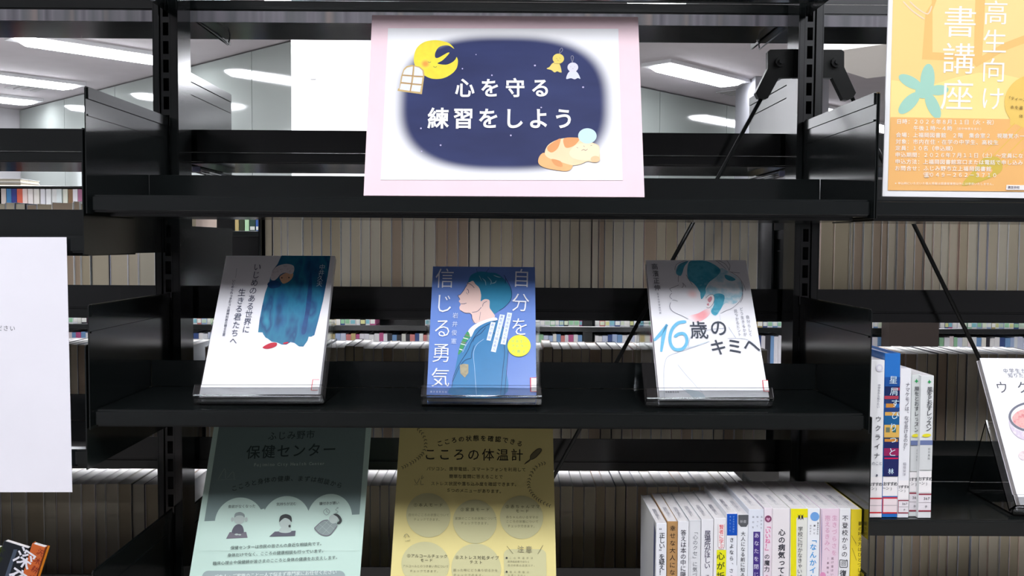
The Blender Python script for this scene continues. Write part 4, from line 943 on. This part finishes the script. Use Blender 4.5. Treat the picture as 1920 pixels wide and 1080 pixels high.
for st, a, b, z_ in (('①本人モード', (228, 577), (405, 577), 28), ('自分のこころの状態について', (185, 645), (450, 647), 21), ('チェックできます。', (222, 677), (395, 679), 21), ('②家族モード', (552, 609), (730, 609), 28), ('家族のこころの状態について', (510, 671), (780, 671), 21), ('チェックできます。', (550, 703), (735, 705), 21),
                     ('③赤ちゃんママ', (866, 589), (1078, 589), 27), ('モード', (935, 619), (1003, 620), 26), ('赤ちゃんのいるママの', (865, 662), (1070, 664), 21), ('こころの状態について', (865, 692), (1070, 694), 21), ('チェックできます。', (875, 724), (1055, 726), 21),
                     ('⑤アルコールチェック', (170, 931), (428, 935), 28), ('モード', (263, 963), (325, 963), 27), ('アルコールとのつきあい方について', (135, 1003), (438, 1006), 20), ('チェックできます。', (185, 1038), (375, 1040), 20), ('⑥ストレス対処タイプ', (508, 942), (786, 946), 28), ('テスト', (607, 976), (672, 978), 27),
                     ('困った時にどう乗り切るかを', (490, 1032), (780, 1034), 21), ('チェックできます。', (490, 1066), (690, 1068), 21), ('この体温計は', (880, 947), (1030, 947), 16), ('医学的診断ではなく', (868, 972), (1005, 973), 16), ('自己診断の目安です。', (868, 998), (1050, 1000), 16), ('個人情報は', (880, 1045), (1000, 1046), 16), ('取得しません。', (868, 1068), (1000, 1070), 16)):
    T.text('menu_text', st, [a, b], z_, k2 if z_ > 25 else k3, .006 if z_ > 25 else 0)
T.text('note_heading_text', '注意', [(953, 886), (1010, 888)], 50, ink((140, 134, 102)), .004); T.ink('note_ticks', [[(858, 866), (898, 916)], [(1108, 860), (1072, 918)]], 5, k2, smooth=False)
T.ell('note_bullets', [(854, 947, 7, 7), (852, 1044, 7, 7)], k1, n=10)
def garland(pts, m, step=17, wd=7, ln=13):
    C_ = curve(pts, False, 8); d = 0; L_ = []; side = 1
    for i in range(1, len(C_)):
        d += math.hypot(C_[i][0] - C_[i - 1][0], C_[i][1] - C_[i - 1][1])
        if d > step:
            d = 0; side = -side; a = math.atan2(C_[i][1] - C_[i - 1][1], C_[i][0] - C_[i - 1][0]) + side * .9
            L_.append([C_[i], (C_[i][0] + ln * math.cos(a), C_[i][1] + ln * math.sin(a))]); L_.append([C_[i], (C_[i][0] + ln * .9 * math.cos(a - side * 1.8), C_[i][1] + ln * .9 * math.sin(a - side * 1.8))])
    T.ink('printed_garland', L_, wd, m, smooth=False)
garland([(240, 40), (290, 90), (310, 150), (296, 210), (250, 260), (205, 290), (150, 318)], k2); garland([(1155, 285), (1090, 305), (1045, 350), (1020, 410), (1020, 460), (1055, 520), (1110, 560), (1160, 585)], k2)
T.ink('printed_flowers', [[(225, 400), (240, 430), (262, 395)], [(280, 375), (275, 400), (290, 385)], [(225, 440), (250, 438)], [(270, 410), (270, 438), (288, 436)], [(140, 800), (160, 780), (178, 800)], [(150, 830), (185, 822)], [(145, 785), (152, 810)]], 3.5, k3)

# ================================================================ books standing with their spines to us
SPB = {}
def spine_book(quad, Y, depth, cover, label, crop, group, top=None, block=None, hard=False, lean_y=0.0):
    s = Sheet(quad, Y, Y, crop)
    w_, h_ = s.w, s.h; t = .0007 if not hard else .0022; e = .0002 if not hard else .003
    m = MB()
    m.box(0, w_, 0, h_, -t, 0, .0003); m.box(0, t, 0, h_, -depth, -t); m.box(w_ - t, w_, 0, h_, -depth, -t)
    o = m.build('shelved_book', cover); s.set_root(o); tag(o, label, 'book', group)
    MB().box(t, w_ - t, e, h_ - e, -depth + .001, -t).build('page_block', block or mat((226, 222, 222), .75, .25, 'page_edges_white', .05, 220), o)
    s.h_, s.w_ = h_, w_; return s
def stamp(s, depth, m, st='ふじみ野市立図書館'):
    """ink stamp running back along the top edge of the pages"""
    V = []; Fc = []; z = s.h + .0001
    for i, ch in enumerate(st):
        v, fs = glyph(ch, .006 if i % 2 else 0, 1); sz = .0052
        c = -.018 - i * .0050
        k = len(V); V += [(s.w * .5 + x * sz, z, c + (-y) * sz * 1.0) for x, y in (v @ np.array([[0, -1.0], [1.0, 0]]))]; Fc += [tuple(q + k for q in f_) for f_ in fs]
    s._mk('library_stamp', V, Fc, m)
RC = (1190, 870, .2344)
rowg = 'spines of the youth advice books, lower right'
stm = ink((150, 150, 160)); stb = ink((100, 102, 118))
dk2 = ink((44, 46, 56)); bw = lambda c, r=.28: mat(c, r, .5, 'glossy_cover')
# (x0, x1, top y, cover colour, label)
rowd = [(176, 260, 466, (236, 237, 242), 'white spine with bold black title, first of the row of upright books at lower right'),
        (263, 348, 456, (184, 142, 92), 'brown spine beside the first white one in the lower row'),
        (351, 437, 450, (236, 236, 240), 'white spine with bold dark title, right of the brown spine'),
        (440, 534, 443, (226, 227, 230), 'pale grey spine with thin title inside a fine frame line'),
        (538, 634, 434, (235, 234, 238), 'white spine with blue-black title, left of the yellow-bottomed spine'),
        (638, 737, 428, (240, 238, 240), 'white spine with red-lettered tab above bright yellow'),
        (741, 824, 384, (238, 240, 246), 'white spine with a solid blue label at its top'),
        (827, 913, 398, (236, 238, 242), 'white spine with a grey rounded badge at its top'),
        (916, 1037, 352, (228, 232, 242), 'pale blue-white spine with a violet title strip'),
        (1040, 1106, 345, (240, 228, 236), 'narrow pinkish spine with a heart badge and pink title'),
        (1109, 1248, 345, (236, 230, 232), 'thick pinkish white spine with bold black title'),
        (1252, 1388, 346, (232, 232, 224), 'spine half yellow and half white with two small figures at top'),
        (1391, 1487, 343, (240, 242, 246), 'white spine with a blue dot and sky-blue title'),
        (1492, 1642, 347, (236, 212, 226), 'pale pink spine with faded pink lettering'),
        (1646, 1733, 343, (238, 238, 240), 'white spine with black title and a boxed character'),
        (1736, 1822, 352, (236, 212, 48), 'bright yellow spine at the right end of the lower row')]
R = []
for i, (x0, x1, y, c, l) in enumerate(rowd):
    yb = 1640                                                            # foot of the row, below the picture
    sk = lambda x: x - ((1190 + x * .2344 - 950) / 33700 + .0063) * (yb - y)
    s = spine_book([(x0, y), (x1, y), (sk(x1), yb), (sk(x0), yb)], 1.108 + [0, .002, .0, .001, .0, .001, 0, .001][i % 8], .128 if i < 8 else .13, bw(c), l, RC, rowg)
    s.root.location.z = zF3 + .0006; s.o.z = s.root.location.z
    R.append(s)
    stamp(s, .128, stb if i in (0, 5, 6, 11, 14) else stm)
def vt(s, st, x, y0, y1, size, m, wt=0.0, **k): s.text('title_text', st, [(x, y0), (x - (y1 - y0) * ((240 + x * .2344) / 33700 + .0063), y1)], size, m, wt, **k)
vt(R[0], '“正しい”を疑え！', 222, 520, 860, 48, dk2, .012)
vt(R[1], '幸せな大人になれるか', 307, 512, 1040, 48, ink((52, 40, 34)), .006)
vt(R[2], '答えは本の中に隠れている', 393, 540, 1065, 48, ink((54, 50, 66)), .007)
R[3].ink('spine_frame', [[(446, 448), (446, 1100)], [(528, 448), (528, 1100)], [(446, 449), (528, 449)]], 2, ink((160, 160, 166)), smooth=False)
vt(R[3], '「心のクセ」に気づくには', 488, 535, 1010, 42, ink((120, 122, 130)))
vt(R[4], '居場所がほしい', 586, 545, 805, 52, ink((58, 50, 84)), .007); vt(R[4], '浅見直輝', 583, 890, 1040, 30, ink((58, 50, 84)), .006)
R[5].poly('spine_colour', [(658, 680), (737, 680), (735, 1200), (648, 1200)], ink((236, 232, 36), .3), smooth=False)
R[5].poly('spine_tab', [(668, 470), (722, 470), (721, 655), (712, 676), (680, 676), (668, 655)], ink((244, 238, 238), .3), smooth=False); R[5].ink('spine_tab_edge', [[(670, 474), (668, 650), (680, 674), (710, 674), (720, 650), (721, 474)]], 3, ink((160, 130, 130)), smooth=False)
vt(R[5], '賢者に学ぶ', 697, 497, 650, 40, ink((226, 90, 96), .3), .008); vt(R[5], '心が折れない', 690, 728, 1130, 66, ink((60, 78, 34), .3), .012)
R[6].poly('spine_label', [(742, 388), (824, 388), (822, 560), (741, 560)], ink((22, 82, 184), .3), smooth=False); R[6].text('label_text', 'さよならの前に', [(795, 410), (793, 530)], 15, ink((160, 196, 236))); R[6].text('label_text', '言えたこと', [(768, 410), (766, 520)], 15, ink((160, 196, 236)))
R[6].poly('spine_tint', [(742, 800), (822, 800), (818, 1200), (738, 1200)], soft_mat('spine_pink_tint', R[6], 780, 1100, 300, (240, 206, 214), (238, 240, 246), .1), smooth=False)
vt(R[6], 'さよなら、さよならん', 778, 596, 1040, 38, dk2, .008)
R[7].poly('spine_badge', [(832, 398), (913, 398), (911, 470), (895, 494), (852, 494), (832, 470)], ink((92, 94, 98), .3), smooth=False); R[7].text('badge_text', '新書', [(858, 452), (884, 452)], 26, ink((190, 190, 194)))
vt(R[7], '大人になる前に知る', 870, 550, 880, 38, dk2, .006)
R[8].poly('spine_strip', [(952, 530), (1007, 530), (1000, 1200), (944, 1200)], ink((72, 54, 130), .3), smooth=False)
vt(R[8], 'あなたを閉じこめる', 978, 560, 1060, 42, ink((226, 222, 240), .3), .004); R[8].text('subtitle_text', '自分を', [(951, 412), (949, 495)], 17, stb); R[8].text('subtitle_text', '知って', [(985, 412), (983, 485)], 17, stb); R[8].text('subtitle_text', '活かそう', [(1018, 412), (1014, 500)], 17, stb)
R[9].ell('spine_badge', [(1071, 433, 27, 28)], ink((134, 70, 104), .3)); R[9].poly('spine_badge_heart', [(1071, 452), (1056, 436), (1058, 424), (1066, 424), (1071, 430), (1077, 424), (1085, 425), (1086, 436)], ink((214, 160, 190), .3), smooth=False)
vt(R[9], '「いいね！」', 1068, 490, 690, 44, ink((226, 96, 158), .3), .014); vt(R[9], 'の魔力', 1060, 735, 835, 46, dk2, .010); vt(R[9], '土井隆義', 1057, 890, 1010, 26, ink((190, 90, 140), .3), .006)
vt(R[10], '心の病気ってなんだろう', 1180, 535, 1140, 58, dk2, .022)
R[11].poly('spine_colour', [[(1253, 348), (1388, 348), (1387, 418), (1300, 418), (1296, 440), (1292, 1200), (1246, 1200)]], ink((236, 226, 30), .3), smooth=False)
R[11].poly('spine_figures', [[(1308, 440), (1312, 410), (1306, 392), (1318, 404), (1328, 392), (1326, 412), (1330, 440), (1318, 425)], [(1334, 440), (1336, 410), (1332, 392), (1342, 404), (1352, 392), (1350, 412), (1354, 440), (1344, 425)]], dk2, smooth=False)
vt(R[11], '学校に行かなきゃいけないの？', 1328, 510, 1060, 42, ink((84, 84, 84)), .006)
R[12].ell('spine_dot', [(1444, 407, 36, 36)], ink((116, 166, 224), .3)); vt(R[12], '「なんかイヤだ', 1431, 590, 960, 56, ink((60, 156, 220), .3), .016)
R[12].text('subtitle_text', '身のまわりの', [(1469, 460), (1465, 545)], 16, dk2, .01); R[12].text('subtitle_text', '嫌いと', [(1441, 480), (1439, 540)], 17, dk2, .01); R[12].text('subtitle_text', 'なかよく', [(1410, 480), (1407, 545)], 16, dk2, .006)
R[13].ink('spine_fold', [[(1500, 350), (1498, 520), (1496, 700), (1490, 900)]], 7, ink((120, 124, 160), .3), taper=True); R[13].poly('spine_patch', [(1485, 870), (1520, 860), (1530, 900), (1520, 1000), (1484, 1000)], ink((226, 150, 190), .3))
pkk = ink((222, 168, 196), .3); vt(R[13], '生きづらさを', 1603, 420, 700, 46, pkk); vt(R[13], '抱えるきみへ', 1546, 420, 670, 46, pkk); R[13].text('subtitle_text', '逃げ道はいくらでもある', [(1583, 745), (1570, 1060)], 22, ink((120, 90, 110))); R[13].text('subtitle_text', '―素敵な大人たち', [(1548, 745), (1538, 1000)], 20, ink((120, 90, 110)))
vt(R[14], '不登校からの', 1687, 420, 708, 50, dk2, .006); vt(R[14], '回', 1672, 782, 783, 40, dk2, .0, vert=True); vt(R[14], '復の', 1668, 860, 935, 56, dk2, .010)
R[14].ink('spine_box', [rrect(1642, 752, 1702, 812, 8) + [(1702, 760)]], 5, dk2, smooth=False)
vt(R[15], '夢の叶え方はひとつじゃない', 1808, 466, 960, 36, ink((112, 96, 36), .3), .006); R[15].ink('spine_drawing', [[(1738, 560), (1752, 590), (1775, 625)], [(1740, 660), (1755, 700), (1775, 760)], [(1760, 600), (1775, 640)]], 3, ink((130, 112, 40), .3))
# cover of the first book, facing left
cv = R[0]
mb = MB(); mb.add([(-.0001, cv.h * .22, -.015), (-.0001, cv.h * .93, -.004), (-.0001, cv.h * .99, -.016), (-.0001, cv.h * .84, -.018)], [(0, 3, 2, 1)]); mb.build('printed_cover_figure', ink((84, 94, 140), .3), cv.root, fix=False)

# five books on the right shelf
QC = (1600, 640, .315)
g5 = 'upright recommended books on the right shelf'
Q = []
for q, c, l, hd_, y in (([(102, 112), (192, 124), (163, 1056), (82, 1056)], (236, 236, 238), 'white spine with tall dark title, first of five on the right shelf', False, 1.106),
                 ([(194, 76), (292, 76), (250, 1052), (164, 1052)], (44, 116, 198), 'blue hardback with a night-train spine, tallest of the five on the right shelf', True, 1.108),
                 ([(290, 160), (350, 176), (323, 1054), (253, 1054)], (236, 236, 240), 'white spine with thin grey title, between the blue book and the twins', False, 1.107),
                 ([(352, 188), (412, 204), (376, 1042), (325, 1042)], (224, 228, 226), 'left one of two matching spines with a green mark and yellow patch', False, 1.112),
                 ([(414, 206), (498, 208), (443, 1054), (373, 1054)], (226, 228, 228), 'right one of two matching spines, end of the five on the right shelf', False, 1.106)):
    ty = (q[0][1] + q[1][1]) / 2; q[0] = (q[0][0], ty); q[1] = (q[1][0], ty)
    s = spine_book(q, y, .128, bw(c), l, QC, g5, hard=hd_); s.root.location.z += zR2 + .0005 - s.root.matrix_world.translation.z; Q.append(s)
    s.root.matrix_world = Matrix.Translation((0, 0, zR2 + .0005 - s.M.translation.z)) @ s.M
def lines(s, l, r, y0, y1, m): s.poly('call_label', [l(y0), r(y0), r(y1), l(y1)], m, smooth=False)
EDG = [((102, 112), (82, 1056), (192, 124), (163, 1056)), ((194, 76), (164, 1052), (292, 76), (250, 1052)), ((290, 160), (253, 1054), (350, 176), (323, 1054)), ((352, 188), (325, 1042), (412, 204), (376, 1042)), ((414, 206), (373, 1054), (498, 208), (443, 1054))]
def xl(i, y, f): a, b, c, d = EDG[i]; L_ = a[0] + (b[0] - a[0]) * (y - a[1]) / (b[1] - a[1]); R_ = c[0] + (d[0] - c[0]) * (y - c[1]) / (d[1] - c[1]); return (L_ + (R_ - L_) * f, y)
def band(i, name, y0, y1, m, f0=.02, f1=.98): Q[i].poly(name, [xl(i, y0, f0), xl(i, y0, f1), xl(i, y1, f1), xl(i, y1, f0)], m, smooth=False)
def rail(i, y, wd, m, name='call_label_border'): band(i, name, y - wd / 2, y + wd / 2, m)
for i, (ys, y0, y1, ye) in enumerate(((868, 950, 1028, 0), (868, 948, 1028, 0), (842, 936, 1020, 0), (842, 920, 1012, 0), (846, 932, 1018, 0))):
    band(i, 'sticker', ys - 38, y0 - 10, LBL)
    band(i, 'call_label', y0, y1, ink((240, 224, 226)) if i < 2 else ink((232, 226, 230)))
    rc = RED if i < 2 else ink((150, 60, 76))
    rail(i, y0, 8, rc); rail(i, y1, 8, rc); rail(i, (y0 + y1) / 2, 2, ink((150, 140, 146)), 'call_label_rule')
    if i in (1, 2): band(i, 'call_label_border', y0, y1, rc, .02, .07)
    a = xl(i, ys + 5, .5); Q[i].text('sticker_text', 'おすすめ', [(a[0] - 30, ys + 3), (a[0] + 30, ys + 3)], 24, dk2, .008, clip=(.0004, Q[i].w - .0004)); a = xl(i, ys + 26, .35); Q[i].text('sticker_text', 'ーン)', [(a[0] - 22, ys + 26), (a[0] + 18, ys + 28)], 20, dk2, .004, clip=(.0004, Q[i].w - .0004))
    if i > 1:
        a = xl(i, (y0 * 3 + y1) / 4, .6); Q[i].text('call_number', '367', [(a[0] - 10, a[1]), (a[0] + 14, a[1])], 20, dk2); a = xl(i, (y0 + y1 * 3) / 4, .6); Q[i].text('call_number', 'チ', [a], 17, dk2, vert=False)
vt2 = lambda i, st, p0, p1, size, m, wt=0.0: Q[i].text('title_text', st, [p0, p1], size, m, wt)
band(0, 'call_label', 1032, 1052, LBL)
vt2(0, '中学生から知りたい', (155, 280), (147, 415), 17, stb, .006); vt2(0, 'ウクライナ', (148, 490), (137, 708), 38, dk2); Q[0].text('title_text', 'のこと', [(117, 752), (158, 752)], 22, stb)
Q[0].ell('spine_ring', [(157, 168, 22, 24)], ink((216, 214, 226), .3)); Q[0].ell('spine_ring_centre', [(157, 168, 12, 13)], ink((234, 234, 238), .3)); Q[0].ell('spine_publisher_mark', [(136, 820, 6, 7)], stb, n=10)
band(1, 'printed_night', 290, 350, ink((32, 46, 92), .3)); band(1, 'printed_night', 350, 400, ink((40, 60, 108), .3)); band(1, 'printed_red_roof', 352, 372, ink((176, 66, 84), .3), .0, .9); band(1, 'printed_red_roof', 300, 318, ink((170, 66, 90), .3), .55, .98)
band(1, 'printed_sky', 232, 292, ink((36, 84, 156), .3)); band(1, 'printed_windows', 400, 425, ink((206, 140, 62), .3), .1, .7); band(1, 'printed_street', 425, 452, ink((40, 70, 130), .3)); band(1, 'printed_windows', 452, 474, ink((218, 168, 86), .3), .05, .95)
band(1, 'printed_sky_blue', 474, 530, ink((34, 96, 150), .3)); band(1, 'printed_train', 530, 605, ink((222, 178, 90), .3)); band(1, 'printed_train_window', 545, 575, ink((110, 120, 100), .3), .12, .38); band(1, 'printed_train_window', 545, 575, ink((60, 110, 110), .3), .55, .78)
band(1, 'printed_train_skirt', 605, 628, ink((50, 62, 84), .3)); band(1, 'printed_train_stripe', 614, 630, ink((206, 138, 60), .3), .05, .9); band(1, 'printed_night', 630, 826, ink((40, 44, 96), .3)); band(1, 'printed_neon', 668, 712, ink((150, 40, 90), .3)); band(1, 'printed_neon', 722, 730, ink((210, 40, 90), .3), .05, .95)
s5 = ink((214, 238, 250), .25)
Q[1].text('title_text', '星屑すぴりっと', [(240, 250), (245, 350), (250, 445), (240, 520), (225, 590), (232, 645), (226, 690)], 54, s5, 0, vert=True, tilt=-.05); Q[1].text('author_text', '林', [(216, 800)], 34, s5, .008, vert=False)
vt2(2, 'ナマケモノは、なぜ怠けるのか？', (328, 250), (308, 608), 27, ink((84, 82, 96))); vt2(2, '稲垣栄洋', (303, 700), (300, 765), 20, ink((140, 138, 150)))
gn = ink((36, 160, 84), .3)
for i, (cx, cy, dx) in ((3, (380, 242, 0)), (4, (465, 250, 0))):
    Q[i].poly('publisher_mark', [(cx, cy - 16), (cx + 5, cy - 4), (cx + 14, cy), (cx + 4, cy + 5), (cx, cy + 15), (cx - 4, cy + 5), (cx - 13, cy), (cx - 5, cy - 4)], gn, smooth=False)
    e = xl(i, 590, .5)[0]
    vt2(i, '風をとおすレッスン', (cx + 1, cy + 52), (e + (8 if i == 3 else 14), 556), 34 if i == 3 else 38, dk2, .004)
    band(i, 'printed_grey_field', 655, 800, ink((214, 216, 216), .3)); Q[i].ell('printed_yellow_patch', [(e + 0, 592 + (6 if i == 4 else 0), 20 if i == 3 else 26, 10, -.1)], ink((232, 222, 58), .3))
    band(i, 'printed_blue_band', 622 + (6 if i == 4 else 0), 650 + (6 if i == 4 else 0), ink((110, 124, 166), .3)); Q[i].text('author_text', '田中真知', [(e + 12, 680), (e + 8, 735)], 15, ink((130, 134, 134)))
# three leaning books at lower left
LQ = []
for q, c, l in (([(-40, 1023), (12, 1022), (-78, 1306), (-130, 1306)], (150, 170, 96), 'yellow-green slim book slanting at the lower left corner'),
                ([(15, 1024), (66, 1023), (-24, 1306), (-75, 1306)], (28, 32, 38), 'black slim book with big white characters at lower left'),
                ([(67, 1022), (94, 1022), (4, 1306), (-23, 1306)], (196, 96, 46), 'orange slim book slanting at lower left, right of the black one')):
    s = Sheet(q, 1.108, 1.108)
    # keep the book rectangular: lean its frame by the slope of its sides
    a = math.atan2((q[0][0] - q[3][0]), (q[3][1] - q[0][1])); w_ = (q[1][0] - q[0][0]) * math.cos(a) / F * 1.108; h_ = math.hypot(q[0][0] - q[3][0], q[3][1] - q[0][1]) / F * 1.108
    m = MB(); t = .0008; m.box(0, w_, 0, h_, -t, 0, .0003); m.box(0, t, 0, h_, -.008, -t); m.box(w_ - t, w_, 0, h_, -.008, -t)
    o = m.build('slanting_book', mat(c, .35, .4, 'slanting_cover', .05, 60)); tag(o, l, 'book', 'slanting books at lower left')
    BLp = at(*q[3], 1.108)
    ux_ = Vector((math.cos(a), 0, -math.sin(a))); uy_ = Vector((math.sin(a), 0, math.cos(a))); n_ = ux_.cross(uy_)
    M = Matrix((ux_, uy_, n_)).transposed().to_4x4(); M.translation = Vector((BLp.x, 1.108, zL3 + .0006 + w_ * math.sin(a))); o.matrix_world = M
    MB().box(t, w_ - t, .0003, h_ - .0008, -.008, -t).build('page_block', mat((226, 222, 222), .75, .25, 'page_edges_white', .05, 220), o)
    s.M = M; s.w, s.h = w_, h_; s.root = o
    def loc(x, y, M=M):
        p = M.inverted() @ at(x, y, 1.108); return (p.x, p.y)
    s.uv = loc; LQ.append(s)
LQ[1].poly('spine_stripe', [(26, 1030), (33, 1030), (-8, 1160), (-17, 1160)], ink((70, 80, 96)), smooth=False)
LQ[1].text('title_text', '深夜特急', [(46, 1047), (34, 1084), (22, 1121), (10, 1158)], 37, ink((226, 224, 232)), .016, vert=True, tilt=-.30)
LQ[2].text('author_text', '沢木耕太郎', [(76, 1036), (55, 1100)], 14, ink((130, 44, 30)), .006, tilt=-.30, vert=True); LQ[2].poly('spine_edge_tint', [(90, 1023), (94, 1023), (50, 1160), (45, 1160)], ink((190, 110, 20)), smooth=False)
LQ[0].text('title_text', '文庫', [(5, 1032), (0, 1048)], 11, ink((50, 60, 30)), vert=True, tilt=-.3)

bpy.data.objects.remove(_co); bpy.data.scenes.remove(_gs)
